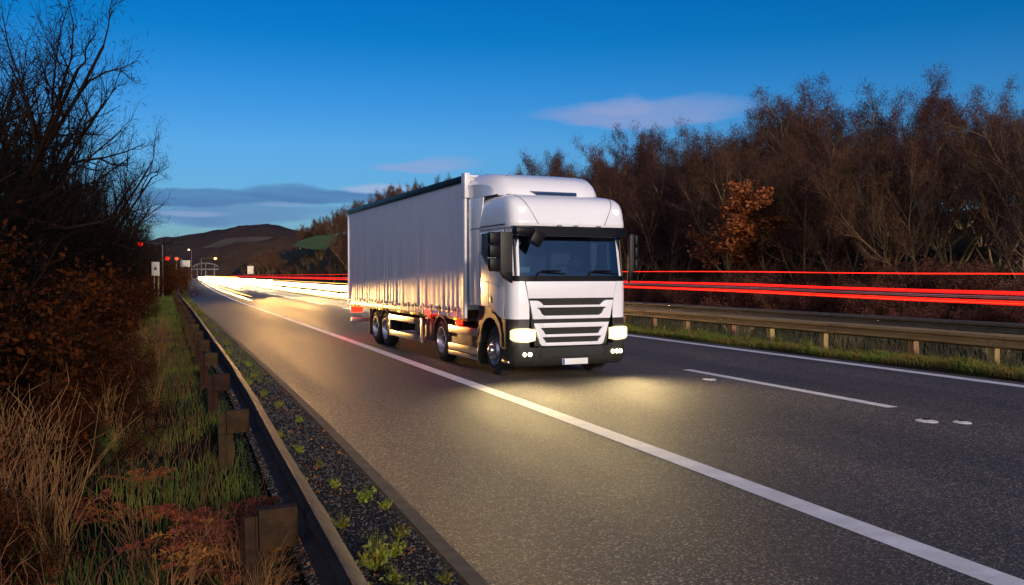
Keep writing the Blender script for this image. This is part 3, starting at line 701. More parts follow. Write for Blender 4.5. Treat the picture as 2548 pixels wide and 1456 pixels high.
def rdir(rg, d, ang):
    a = d.orthogonal().normalized(); b = d.cross(a); t = rg.uniform(0, 2*PI); s = math.tan(ang)
    return (d+(a*math.cos(t)+b*math.sin(t))*s).normalized()
def branch(rg, out, tips, p, d, L, r, lev, P_):
    n = P_['steps'][lev]; pts = [p]; dd = d.copy()
    for i in range(n):
        dd = (dd+Vector((rg.gauss(0,1),rg.gauss(0,1),rg.gauss(0,1)))*P_['wob'][lev]+Vector((0,0,P_['up'][lev]))).normalized()
        q = pts[-1]+dd*(L/n); ra = r*(1-.75*i/n); rb = r*(1-.75*(i+1)/n)
        out[lev].append((tuple(pts[-1]), tuple(q), ra, rb)); pts.append(q)
    if lev+1 < len(P_['steps']):
        k = P_['kids'][lev]
        for j in range(k):
            t = P_['from'][lev]+(1-P_['from'][lev])*(j+rg.random())/k
            i = min(n-1, int(t*n)); f = t*n-i; q = pts[i].lerp(pts[i+1], f); bd = (pts[i+1]-pts[i]).normalized()
            branch(rg, out, tips, q, rdir(rg, bd, P_['ang'][lev]*rg.uniform(.6,1.25)), L*P_['len'][lev]*rg.uniform(.6,1.15)*(1.15-.55*t), r*(1-.72*t)*.62, lev+1, P_)
    else: tips.append(pts[-1]); tips.append(pts[max(0, n//2)])
def tree_proto(seed, H, stems, spread, P_, mt, mc, name, leaf=None, leafm=None, leafsize=.05, lw=.5):
    rg = random.Random(seed); out = [[] for _ in P_['steps']]; tips = []
    for s in range(stems):
        a = 2*PI*(s+rg.random()*.6)/stems; sp = spread*rg.uniform(.4,1.2) if stems > 1 else spread*.3
        d = Vector((math.cos(a)*math.sin(sp), math.sin(a)*math.sin(sp), math.cos(sp)))
        branch(rg, out, tips, Vector((math.cos(a)*.12*(stems > 1), math.sin(a)*.12*(stems > 1), -.25)), d, H*rg.uniform(.62,.85), P_['r']*rg.uniform(.75,1.1), 0, P_)
    t = empty(name); nt_ = P_['trunklev']
    seg_mesh(sum(out[:nt_], []), 'trunk', mt, t, n=5)
    lv_ = None
    if leaf: lv_ = [((p.x+rg.gauss(0,.12), p.y+rg.gauss(0,.12), p.z+rg.gauss(0,.12)), leafsize*rg.uniform(.5,1.3)) for p in tips for _ in range(leaf)]
    seg_mesh(sum(out[nt_:], []), 'crown', mc, t, leaves=lv_, m2=leafm, lw=lw)
    return t
def place(proto, first, loc, rz, sc_, label, cat, group=None, name=None, tilt=0):
    if first: o = proto
    else:
        o = proto.copy(); col.objects.link(o)
        for ch in CH_[proto.name]:
            c = ch.copy(); col.objects.link(c); c.parent = o
    o.location = loc; o.rotation_euler = (tilt, tilt*.4, rz); o.scale = sc_ if isinstance(sc_, tuple) else (sc_, sc_, sc_)
    return tag(o, label, cat, group)
CH_ = {}
bark = objvar(mat('bark', (.27,.19,.085), .9, c2=(.10,.07,.03), scale=8, bump=.3), .45)
twig = objvar(mat('red_twigs', (.045,.007,.005), .85, c2=(.050,.018,.006), scale=2), .5, .03)
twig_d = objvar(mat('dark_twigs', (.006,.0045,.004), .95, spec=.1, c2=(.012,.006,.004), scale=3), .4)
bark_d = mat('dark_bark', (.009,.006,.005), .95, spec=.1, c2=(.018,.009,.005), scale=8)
orange = mat('beech_leaves', (.30,.085,.012), .8, c2=(.16,.045,.01), scale=4)
rust = mat('bramble_leaves', (.13,.03,.016), .85, c2=(.07,.03,.012), scale=3)
def light_translucent(m): return m
PV = dict(steps=[6,4,3,2], kids=[12,9,7], wob=[.10,.16,.2], up=[.03,.10,.14,.12], ang=[.55,.6,.6], len=[.42,.5,.55], r=.062, trunklev=2)
PV['from'] = [.25,.2,.15]; PV['wob'] = [.10,.16,.2,.22]
PU = dict(PV); PU.update(kids=[16,9,7], ang=[.42,.5,.55], len=[.38,.5,.55], r=.075, up=[.06,.18,.2,.15])
PB = dict(PV); PB.update(kids=[8,8,7], ang=[.8,.8,.7], len=[.5,.55,.6], r=.045, up=[.0,.03,.06,.04], trunklev=1); PB['from'] = [.05,.1,.1]
protos = []
for k in range(4): protos.append(tree_proto(10+k, 7.5, 5+k%3, .42, dict(PV, trunklev=3 if k < 2 else 2), bark, twig, 'bare_tree', leaf=2, leafm=twig, leafsize=.13, lw=.06))
for k in range(3): protos.append(tree_proto(20+k, 8.6, 2+k, .22, PU, bark, twig, 'tall_bare_tree', leaf=2, leafm=twig, leafsize=.13, lw=.06))
beech = tree_proto(31, 6.2, 3, .3, PV, bark, twig, 'beech_tree', leaf=4, leafm=orange, leafsize=.075)
bushes = [tree_proto(40+k, 2.3, 9, .75, PB, twig, twig, 'bare_shrub', leaf=1, leafm=rust, leafsize=.035) for k in range(3)]
for p in protos+[beech]+bushes: CH_[p.name] = list(p.children)

used = set(); rg = random.Random(99)
def px_of(x, y, z=0):
    X = x*math.cos(PSI)-y*math.sin(PSI); Z = x*math.sin(PSI)+y*math.cos(PSI)
    return 1274+2200*X/Z, Z
kinds_a = ['bare multi-stemmed tree', 'spreading bare tree', 'reddish bare tree', 'slender bare tree', 'tall upright bare tree', 'thick-crowned bare tree', 'narrow bare tree']
TREES = []
y = 14.
for row, (la, step, y0, y1) in enumerate([(29.5,3.9,17,150),(33,3.3,18,170),(37,3.3,20,200),(42,4.6,24,230)]):
    y = y0
    while y < y1:
        TREES.append((la+rg.uniform(-1.2,1.2), y+rg.uniform(-1.2,1.2), row)); y += step*(1+max(0,(y-60))/220)
for (la, y0, y1, st) in ((29.5,155,520,9),(34,170,600,10),(60,170,640,9),(56,180,640,10),(47,330,640,13),(66,200,640,11)):
    y = y0
    while y < y1: TREES.append((la+rg.uniform(-2,2), y+rg.uniform(-2,2), 5)); y += st*(1+(y-150)/900)
TREES = [t for t in TREES if px_of(P(t[0],t[1])[0], t[1])[0] < 2700]
TREES.sort(key=lambda t: t[1])
desc = ['beside a gap in the woods','at the front edge of the woods','behind the red streaks','with a ragged sunlit crown','with pale lower stems','leaning over its neighbour','in the thick of the woods','against the blue sky']
cnt = 0
for i, (la, yy, row) in enumerate(TREES[:285]):
    k = rg.randrange(0,4) if row in (0,1) and rg.random() < .75 else rg.randrange(0,7)
    if yy < 40 and row in (1,2,3) and k > 3: k -= 3
    p = protos[k]; first = p.name not in used; used.add(p.name)
    x, y_, _ = P(la, yy); px, Z = px_of(x, yy)
    s = rg.uniform(1.15,1.5)*(1 if row < 5 else .95)
    if yy < 40 and row in (1,2,3): s = min(s, 1.3)*.80
    if row == 0: s *= rg.uniform(.66,.84)
    if row == 5 and la < 40: s *= .8
    if row == 5 and la < 50 and 690 < px < 870 and yy > 160: s *= .42
    near = Z < 60 and px < 2560 and px > 1560
    lab = 'bare winter tree in the dense woods on the slope beyond the crash barriers'
    if row == 0 and near: lab = f'{kinds_a[k]} at the front of the woods, {["first","second","third","fourth","fifth","sixth","seventh","eighth","ninth","tenth","eleventh","twelfth","thirteenth"][min(cnt,12)]} along from the right edge'; cnt += 1
    place(p, first, (x, y_, gz(la, yy)-.05), rg.uniform(0,6.28), (s, s, s*rg.uniform(.9,1.12)), lab, 'tree', 'bare trees on the wooded slope' )
px, Z = 0, 0
for j, (la, yy, s) in enumerate([(28.4,39.6,1.25)]):
    x, y_, _ = P(la, yy); place(beech, True, (x, y_, gz(la, yy)), .3, (1.75,1.75,1.2), 'tree still holding orange leaves at the front of the bare woods', 'tree')
used_b = set(); n_ = 0
for (la, st, y0, y1) in ((26.4,2.2,12,110),(28.3,2.9,14,120)):
    y = y0
    while y < y1:
        k = rg.randrange(3); f = k not in used_b; used_b.add(k); yy = y+rg.uniform(-.8,.8); l2 = la+rg.uniform(-.7,.7); x, y_, _ = P(l2, yy)
        place(bushes[k], f, (x, y_, gz(l2, yy)), rg.uniform(0,6.28), rg.uniform(.75,1.25), 'reddish leafless shrub in the scrub at the foot of the woods', 'shrub', 'shrubs along the foot of the woods')
        y += st*(1+max(0,y-50)/60)
# twiggy sapling in the central reservation, in front of the red streaks
PS = dict(PB); PS.update(kids=[4,4], steps=[5,3,2], r=.014, ang=[.35,.4,.4], up=[.05,.05,.05], len=[.5,.5], wob=[.08,.12,.15], trunklev=1); PS['from'] = [.2,.2]
for j, (lat_, yy, h_, lab) in enumerate([(17.6,25.0,1.5,'twiggy sapling behind the tan barrier, crossing the red streaks near the cab'),(17.8,20.2,1.1,'short twiggy sapling behind the tan barrier, second out from the cab'),(18.2,15.6,1.0,'low thin sapling behind the tan barrier, nearest the right edge')]):
    t = tree_proto(60+j, h_, 12, .55, PS, bark, bark, 'sapling'); t.location = P(lat_, yy, gz(lat_, yy)); tag(t, lab, 'sapling')

for j in range(46):
    la, yy = 14.55+.9*abs(math.sin(j*1.9)), 8.5+.95*j; x, y_, _ = P(la, yy); RW.append((x, y_, gz(la, yy), 1.3+.9*abs(math.sin(j*2.7))))
# left hedgerow: dark trees against the sky
PL = dict(PV); PL.update(steps=[7,4,3,3], kids=[12,8,7], ang=[.75,.7,.6], len=[.42,.5,.6], r=.09, up=[.02,.08,.10,.08], wob=[.14,.22,.26,.28], trunklev=2); PL['from'] = [.04,.1,.1]
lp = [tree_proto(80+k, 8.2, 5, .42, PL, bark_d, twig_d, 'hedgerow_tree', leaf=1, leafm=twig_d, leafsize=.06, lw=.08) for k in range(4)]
PLB = dict(PL); PLB.update(kids=[12,9,7], r=.035)
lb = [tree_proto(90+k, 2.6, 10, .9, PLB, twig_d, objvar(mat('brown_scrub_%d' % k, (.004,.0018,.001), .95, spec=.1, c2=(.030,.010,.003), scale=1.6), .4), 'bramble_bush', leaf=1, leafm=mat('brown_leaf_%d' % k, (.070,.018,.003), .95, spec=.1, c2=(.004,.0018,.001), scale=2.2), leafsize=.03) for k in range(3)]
for p in lp+lb: CH_[p.name] = list(p.children)
L = [(-5.2,6,1.0),(-3.9,11,.9),(-4.2,14,1.0),(-3.8,16.5,1.0),(-4.3,19,1.1)]+[(-6.2,24+5*k,1.0+.1*math.sin(k)) for k in range(9)]+[(-2.9, 66, .8),(-2.6,80,.85),(-2.8,95,.85),(-2.4,112,.85),(-2.5,132,.85),(-2.3,155,.8),(-2.2,185,.8),(-1.8,220,.8)]+[(-4.3-.5*(k<4)+.5*math.sin(k*2.1), 21.5+2.6*k+.03*k*k, 1.05+.12*math.sin(k*1.3)) for k in range(26)]
ordx = ['nearest','second','third','fourth','fifth','sixth','seventh','eighth','ninth','tenth','eleventh','twelfth','thirteenth','fourteenth','fifteenth','sixteenth','seventeenth','eighteenth','nineteenth','twentieth','farthest']
for i, (la, yy, s) in enumerate(L):
    p = lp[i%4]; x, y_, _ = P(la, yy)
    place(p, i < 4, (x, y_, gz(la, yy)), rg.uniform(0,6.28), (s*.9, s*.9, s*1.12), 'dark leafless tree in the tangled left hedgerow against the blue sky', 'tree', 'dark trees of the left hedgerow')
LB = [(-2.3+.45*math.sin(k*2.7)-(.5 if k < 8 else 0), 6.5+1.5*k+.035*k*k, .62+.16*math.sin(k*1.9)+.004*k) for k in range(46)]
for i, (la, yy, s) in enumerate(LB):
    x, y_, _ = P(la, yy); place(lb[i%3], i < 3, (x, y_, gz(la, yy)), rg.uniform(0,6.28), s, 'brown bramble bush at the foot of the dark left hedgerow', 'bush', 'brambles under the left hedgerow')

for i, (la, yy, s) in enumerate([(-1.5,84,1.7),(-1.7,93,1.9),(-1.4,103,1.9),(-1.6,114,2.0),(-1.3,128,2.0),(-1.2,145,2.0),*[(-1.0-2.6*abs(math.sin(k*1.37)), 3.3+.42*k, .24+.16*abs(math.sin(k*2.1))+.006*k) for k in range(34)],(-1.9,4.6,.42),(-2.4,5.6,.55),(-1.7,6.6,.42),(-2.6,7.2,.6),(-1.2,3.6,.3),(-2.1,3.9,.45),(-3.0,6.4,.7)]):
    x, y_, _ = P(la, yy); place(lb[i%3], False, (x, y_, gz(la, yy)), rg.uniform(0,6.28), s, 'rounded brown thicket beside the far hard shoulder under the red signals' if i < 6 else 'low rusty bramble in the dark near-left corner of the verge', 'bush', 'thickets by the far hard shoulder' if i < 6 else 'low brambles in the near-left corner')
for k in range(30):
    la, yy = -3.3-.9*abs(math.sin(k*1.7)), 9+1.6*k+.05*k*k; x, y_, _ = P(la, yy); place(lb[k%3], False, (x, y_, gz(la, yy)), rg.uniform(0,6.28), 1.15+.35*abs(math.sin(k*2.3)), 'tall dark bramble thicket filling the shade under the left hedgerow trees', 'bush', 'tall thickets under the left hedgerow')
# grasses --------------------------------------------------------------
def blades(rg, n, fpos, h, w, out, lean=.4):
    for _ in range(n):
        x, y, z = fpos(); hh = h*rg.uniform(.4,1.25); a = rg.uniform(0,6.28); l = rg.uniform(.1,lean)*hh
        p1 = (x+math.cos(a)*l*.35, y+math.sin(a)*l*.35, z+hh*.6); p2 = (x+math.cos(a)*l, y+math.sin(a)*l, z+hh*.95)
        out.append(((x,y,z-.02), p1, w, w*.8)); out.append((p1, p2, w*.8, w*.15))
grassm = mat('grass', (.004,.016,.002), .85, c2=(.10,.14,.008), scale=.8, detail=2)
strawm = mat('dry_grass', (.17,.07,.016), .85, c2=(.012,.005,.002), scale=1.8)
def density(x, y): return .5+.5*hn(x*1.3+2, y*.9)
s_ = []
def fl():
    while True:
        la = rg.uniform(-2.6,.62); yy = 2.2+ (rg.random()**1.7)*38
        if rg.random() < density(la, yy)*(1.0 if la > -1.0 else (.5 if la > -1.7 else .06)): x, y_, _ = P(la, yy); return x, y_, gz(la, yy)
blades(rg, 14000, fl, .15, .0045, s_); 
def fl2():
    while True:
        la = rg.uniform(-2.2,.6); yy = 40+(rg.random()**1.3)*90
        x, y_, _ = P(la, yy); return x, y_, gz(la, yy)
blades(rg, 5000, fl2, .28, .014, s_)
tag(seg_mesh(s_, 'grass', grassm), kind='stuff', label='green grass on the verge left of the near barrier', cat='grass')
s_ = []
def fd():
    while True:
        la = rg.uniform(-3.2,.3); yy = 2.2+(rg.random()**1.5)*34
        if rg.random() < (1-density(la*1.1+1, yy))*.9+.1: x, y_, _ = P(la, yy); return x, y_, gz(la, yy)
blades(rg, 6000, fd, .30, .0038, s_, .9)
tag(seg_mesh(s_, 'dry_grass', strawm), kind='stuff', label='straw-coloured dead grass mixed into the left verge', cat='grass')
# right verge
s_ = []
def fr():
    while True:
        la = 14.38+abs(rg.gauss(0,.62)); yy = 6+(rg.random()**1.3)*60
        if la < 16.6 and rg.random() < .35+.65*density(la*2, yy*.8): x, y_, _ = P(la, yy); return x, y_, gz(la, yy)
blades(rg, 26000, fr, .17, .009, s_, .8)
def fr2():
    la = rg.uniform(16.3,21.3); yy = 8+(rg.random()**1.2)*70; x, y_, _ = P(la, yy); return x, y_, gz(la, yy)
tag(seg_mesh(s_, 'grass', mat('verge_grass', (.08,.15,.008), .75, c2=(.16,.09,.012), scale=1.1, detail=4)), kind='stuff', label='green and rusty grass under the right barrier', cat='grass')
s_ = []; blades(rg, 16000, fr2, .42, .011, s_, .6)
def fr3():
    la = rg.uniform(26.8,33); yy = 12+(rg.random()**1.2)*90; x, y_, _ = P(la, yy); return x, y_, gz(la, yy)
blades(rg, 12000, fr3, .6, .018, s_, .6)
tag(seg_mesh(s_, 'dry_grass', mat('reserve_grass', (.07,.05,.022), .85, c2=(.035,.045,.014), scale=.8)), kind='stuff', label='dull rough grass of the central reservation and bank foot', cat='grass')
# gravel strip between barrier and hard shoulder
bgr = MB(); nst = 26000; vv = []; ff = []
for i in range(nst):
    la = rg.uniform(.5,1.60); yy = 2.2+(rg.random()**1.7)*40; x, y_, _ = P(la, yy); z = .045 if la > .7 else gz(la, yy); s = rg.uniform(.005,.017)*(1+yy/40)
    q = [(x+s*rg.uniform(.6,1.2)*dx, y_+s*rg.uniform(.6,1.4)*dy, z+s*rg.uniform(.3,.9)*dz) for dx,dy,dz in ((1,0,0),(-.5,.87,0),(-.5,-.87,0),(rg.uniform(-.2,.2),rg.uniform(-.2,.2),1))]
    o_ = len(vv); vv += q; ff += [(o_,o_+1,o_+3),(o_+1,o_+2,o_+3),(o_+2,o_,o_+3)]
bgr.v = vv; bgr.f = ff
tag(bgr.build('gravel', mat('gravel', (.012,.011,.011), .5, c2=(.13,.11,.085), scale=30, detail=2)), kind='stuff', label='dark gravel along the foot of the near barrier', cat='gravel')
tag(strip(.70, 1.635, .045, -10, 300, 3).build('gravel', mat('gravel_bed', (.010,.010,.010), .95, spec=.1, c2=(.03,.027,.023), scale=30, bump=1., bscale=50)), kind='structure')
# weeds in the gravel
leafg = objvar(mat('weed_leaves', (.08,.14,.008), .65, c2=(.22,.16,.014), scale=9), .35, .03)
def weed_proto(seed):
    r2 = random.Random(seed); t = empty('weed'); s = []; lv_ = []
    for _ in range(26):
        a = r2.uniform(0,6.28); l = r2.uniform(.02,.10); h = r2.uniform(.03,.12); e = (math.cos(a)*l, math.sin(a)*l, h); s.append(((0,0,0), e, .002, .001))
        for k in range(6): lv_.append(((e[0]*(.5+.1*k)+r2.gauss(0,.008), e[1]*(.5+.1*k)+r2.gauss(0,.008), e[2]*(.55+.09*k)), r2.uniform(.010,.024)))
    for _ in range(14):
        a = r2.uniform(0,6.28); l = r2.uniform(.01,.06); s.append(((0,0,0),(math.cos(a)*l,math.sin(a)*l,r2.uniform(.08,.2)),.002,.0006))
    o = seg_mesh(s, 'foliage', leafg, t, leaves=lv_); return t
wp = [weed_proto(k) for k in range(3)]
for p in wp: CH_[p.name] = list(p.children)
WS = [(1.45,4.55,1.0),(1.2,4.9,1.1),(1.0,4.2,.9),(1.45,6.2,.8),(1.1,6.6,.8),(1.25,7.9,.7),(1.0,8.1,.6),(1.15,9.6,.7),(1.4,11.6,.7),(1.2,14.2,.9),(1.3,17,.9),(.95,3.45,.8),(1.2,2.9,.9),(1.15,5.6,1.5),(1.42,7.3,1.0),(1.52,7.0,.7),(1.05,4.5,.8),(1.3,4.2,.9),(1.0,5.1,.7),(1.5,5.2,.6),(1.2,3.5,1.),(.98,3.9,.8),(1.45,3.8,.8),(1.05,3.0,.9),(1.35,3.1,.8),(1.25,8.8,.6),(1.05,10.6,.7),(1.3,13,.8),(1.1,15.8,.9),(1.35,19,1),(1.15,22,1.1),(1.3,25,1.2),(1.2,28.5,1.3),(1.3,33,1.5),(1.2,38,1.7),(1.25,45,2.),(1.25,53,2.4),(1.25,62,2.6),(1.2,5.3,.8),(1.32,5.8,.9)]
for i, (la, yy, s) in enumerate(WS):
    x, y_, _ = P(la, yy)
    lab = 'largest bright yellow-green weed tuft in the dark gravel beside the near barrier' if (la,yy) == (1.15,5.6) else ('wispy upright weed tuft at the edge of the tarmac' if (la,yy) == (1.42,7.3) else 'small yellow-green weed growing in the gravel strip')
    place(wp[i%3], i < 3, (x, y_, .045), rg.uniform(0,6), s, lab, 'weed', 'weeds in the gravel strip')
for x, y_, z_, s in RW: place(wp[rg.randrange(3)], False, (x, y_, z_), rg.uniform(0,6), s, 'leafy weed tuft in the grass under the tan barrier', 'weed', 'weeds under the right barrier')
s_ = []; lv_ = []
for _ in range(1500):
    la = rg.uniform(.72,1.6); yy = 2.4+rg.random()**1.6*16
    if density(la*3, yy*2) < .45: continue
    x, y_, _ = P(la, yy); lv_.append(((x, y_, .055+rg.random()*.012), rg.uniform(.008,.024)))
s_.append(((1.2,3,.03),(1.2,3.01,.04),.001,.001))
tag(seg_mesh(s_, 'leaf_litter', mat('fallen_leaves', (.30,.12,.015), .8, c2=(.10,.035,.01), scale=12), leaves=lv_), kind='stuff', label='fallen orange leaves scattered over the dark gravel', cat='leaves')
# pale moss line along the far part of the strip
s_ = []
def fm(): 
    la = rg.uniform(.95,1.6); yy = 16+rg.random()**1.2*110; x, y_, _ = P(la, yy); return x, y_, .04
blades(rg, 3600, fm, .055, .009, s_, .9); tag(seg_mesh(s_, 'grass', mat('moss_grass', (.13,.15,.01), .8, c2=(.04,.045,.01), scale=1.5)), kind='stuff', label='yellow-green grass line in the far gravel strip', cat='grass')
# tall dry stalks and bracken near the camera
stalk = objvar(mat('dry_stalks', (.25,.11,.035), .8, c2=(.08,.032,.012), scale=3), .3, .02)
brack = objvar(mat('bracken', (.27,.075,.010), .85, c2=(.07,.018,.004), scale=5), .3, .02)
def stalk_proto(seed, n, h):
    r2 = random.Random(seed); t = empty('dry_stalk_clump'); s = []
    for _ in range(n):
        a = r2.uniform(0,6.28); p = Vector((r2.gauss(0,.06), r2.gauss(0,.06), -.03)); d = Vector((math.cos(a)*r2.uniform(0,.5), math.sin(a)*r2.uniform(0,.5), 1)).normalized(); L_ = h*r2.uniform(.5,1.1); k = 6
        for i in range(k):
            d = (d+Vector((r2.gauss(0,.09), r2.gauss(0,.09), -.02*i))).normalized(); q = p+d*(L_/k); s.append((tuple(p), tuple(q), .0042*(1-.12*i), .0042*(1-.12*(i+1)))); 
            if i > 2 and r2.random() < .5:
                e = rdir(r2, d, .6); s.append((tuple(q), tuple(q+e*.13), .0022, .0008))
            p = q
    seg_mesh(s, 'stems', stalk, t, n=4); return t
def bracken_proto(seed):
    r2 = random.Random(seed); t = empty('bracken'); s = []; lv_ = []
    for _ in range(9):
        a = r2.uniform(0,6.28); p = Vector((0,0,-.02)); d = Vector((math.cos(a)*.45, math.sin(a)*.45, 1)).normalized(); k = 12
        for i in range(k):
            d = (d+Vector((math.cos(a)*.06, math.sin(a)*.06, -.10))+Vector((r2.gauss(0,.05),)*3)).normalized(); q = p+d*.055; s.append((tuple(p), tuple(q), .003, .003)); side = d.cross(Vector((0,0,1))).normalized()
            if i > 2:
                for sg in (-1,1):
                    ll = .16*(1-i/k)+.03; e = q+(side*sg+d*.5+Vector((0,0,r2.uniform(-.3,.1)))).normalized()*ll; s.append((tuple(q), tuple(e), .0015, .0008))
                    for m_ in range(5): f = (m_+1)/5; c = q.lerp(e, f); lv_.append(((c.x+r2.gauss(0,.006), c.y+r2.gauss(0,.006), c.z+r2.gauss(0,.008)), .02*(1.2-f*.6)))
            p = q
    seg_mesh(s, 'fronds', brack, t, leaves=lv_); return t
sp_ = [stalk_proto(k, 16+10*k, .9) for k in range(3)]; bp2 = [bracken_proto(k) for k in range(3)]
for p in sp_+bp2: CH_[p.name] = list(p.children)
SS = [(.33,5.6,.62,1),(.40,5.3,.55,2),(.28,5.9,.6,0),(.36,4.9,.5,1),(-1.0,7.9,1.2,2),(-1.35,7.4,1.25,2),(-1.6,8.1,1.2,1),(-1.35,8.0,1.35,1),(-1.1,7.6,1.2,2),(-1.5,8.6,1.3,2),(-2.2,7.0,1.4,0),(-2.6,8.8,1.5,1),(-1.7,5.6,1.1,0),(-1.0,5.2,.9,0),(-.5,4.6,.8,0),(-.1,5.0,.8,1),(.15,4.3,.7,2),(-1.9,9.8,1.3,2),(-2.5,6.2,1.2,2),(-1.4,4.5,.9,0),(-.8,6.6,.8,1),(-.3,6.9,.8,0),(.2,6.2,.7,1),(-.6,10.6,.8,0),(-.9,12.6,.9,1),(-1.6,13,1.1,2),(-.4,14.5,.8,0),(-1.2,16.5,1,1),(-.4,18.5,.9,2),(-1.,21,1.,1),(-.3,24,.9,2),(-.8,28,1.1,1),(-.4,33,1.1,2),(-2.0,4.9,1.1,1),(-1.1,3.9,.8,2)]
for i, (la, yy, s, k) in enumerate(SS):
    x, y_, _ = P(la, yy); first = sp_[k].name not in used; used.add(sp_[k].name)
    place(sp_[k], first, (x, y_, gz(la, yy)), rg.uniform(0,6.28), s, 'pale upright sheaf of dead stalks standing left of the near barrier' if i == 8 else 'clump of dry pale stalks in the rough left verge', 'dry plant', 'dry stalk clumps on the left verge', tilt=rg.uniform(-.2,.2))
BB = [(.30,6.7,1.1),(.34,6.2,1.0),(.20,6.5,1.05),(.36,5.8,.85),(.28,7.1,.85),(.32,5.3,.8),(-1.1,6.0,.7),(-.2,5.4,.5),(-.9,4.6,.6),(-2.2,8.6,1.),(-1.7,5.4,.8),(-2.6,4.6,.9),(-.4,9.2,.6),(-1.9,7.3,1.),(-2.8,5.9,1.),(.5,6.4,.5),(-.7,8.2,.75),(-.45,7.9,.6),(-2.0,6.0,.9),(-2.5,7.6,1.),(-1.6,6.6,.8),(-2.9,9,1.1),(-1.9,4.6,.75),(-1.2,5.0,.6),(-2.4,5.2,.9),(-.6,4.0,.5),(-1.5,3.8,.6),(-2.1,11,1),(-1.5,14,1),(-1.9,17,1),(-1.4,20,1),(-1.8,24,1.2),(-1.2,3.3,.5),(-.2,3.5,.45),(.45,7.3,.5)]
for i, (la, yy, s) in enumerate(BB):
    x, y_, _ = P(la, yy); z = gz(la, yy)
    place(bp2[i%3], i < 3, (x, y_, z), rg.uniform(0,6.28), s, 'rust-brown bracken spilling against the back of the near rail' if i == 0 else 'rust-brown bracken plant in the dark left verge', 'bracken', 'bracken on the left verge')

# ------------------------------------------------------------------ far hills
def ridge(name, dist, prof, depth, m, rough, base=-5., seg=160):
    """hill whose crest runs across the view at about the given distance; prof = (bearing offset from the far road in degrees, height)"""
    b = MB(); xs = np.linspace(prof[0][0], prof[-1][0], seg); rows = 26
    for a in xs:
        h = float(np.interp(a, [p[0] for p in prof], [p[1] for p in prof])); ar = R(a)
        for j in range(rows):
            u = j/(rows-1); d = dist-depth*(1-u)*.8 if u < .75 else dist-depth*.2+depth*(u-.75)*2
            k = smooth(0,.75,u)*(1 if u < .75 else 1-.6*(u-.75)/.25)
            b.v.append((d*math.sin(ar), d*math.cos(ar), base+(h-base)*k+rough*(rnd.random()-.3)*k+rough*1.5*hn(a*1.5,u*9)*k))
    b.f = [(i*rows+j,(i+1)*rows+j,(i+1)*rows+j+1,i*rows+j+1) for i in range(seg-1) for j in range(rows-1)]
    return tag(b.build(name, m, smooth=False), kind='structure')
rnd = random.Random(4)
hillm = mat('far_wood', (.030,.022,.022), .95, c2=(.05,.034,.028), scale=.02, detail=10, spec=.05)
ridge('hills', 1900, [(-9,20),(-3.5,50),(-.9,74),(0,76),(2,87),(4,98),(5,101),(6.2,92),(8,82),(12,60),(30,20)], 700, hillm, 1.2)
fieldm = mat('pasture', (.085,.13,.04), .9, c2=(.06,.10,.03), scale=.03, spec=.1)
heath = mat('heath_field', (.12,.10,.065), .95, c2=(.08,.06,.045), scale=.01, spec=.05)
def bearing(px): return math.degrees(PSI+math.atan((px-1274)/2200))
def patch(name, m, pts, dist, lean, kindlab=None):
    """open field lying on a hillside; corner points as bearing/height at about the given distance, sloping back"""
    b = MB(); n = 14; top, bot = pts; rows = []
    for j in range(6):
        u = j/5
        for i in range(n):
            v = i/(n-1); q0 = np.interp(v, [p[0] for p in bot], [p[1] for p in bot]); q1 = np.interp(v, [p[0] for p in top], [p[1] for p in top]); 
            x0 = bot[0][2]+(bot[-1][2]-bot[0][2])*v; x1 = top[0][2]+(top[-1][2]-top[0][2])*v; a = R(bearing(x0+(x1-x0)*u)); d = dist+lean*u
            py = q0+(q1-q0)*u; z = CH+(686-py)*d*math.cos(a-PSI)/2200; b.v.append((d*math.sin(a), d*math.cos(a), z))
    b.f = [(j*n+i,j*n+i+1,(j+1)*n+i+1,(j+1)*n+i) for j in range(5) for i in range(n-1)]
    return tag(b.build(name, m, smooth=True), kind='structure')
patch('field', heath, ([(0,594,560),(.5,589,0),(1,590,690)], [(0,618,500),(.4,612,0),(1,606,690)]), 1330, 90)
patch('field', fieldm, ([(0,600,745),(.4,586,0),(1,586,850)], [(0,612,728),(.5,622,0),(1,625,850)]), 262, 45)
# lower woods between the road and the far hill
ridge('hills', 900, [(-4,2),(.5,10),(1.6,24),(2.6,30),(4,33),(6,38),(9,36),(14,34),(30,20)], 260, mat('mid_wood', (.045,.027,.018), .95, c2=(.07,.042,.026), scale=.06, detail=10, spec=.05), 1.)

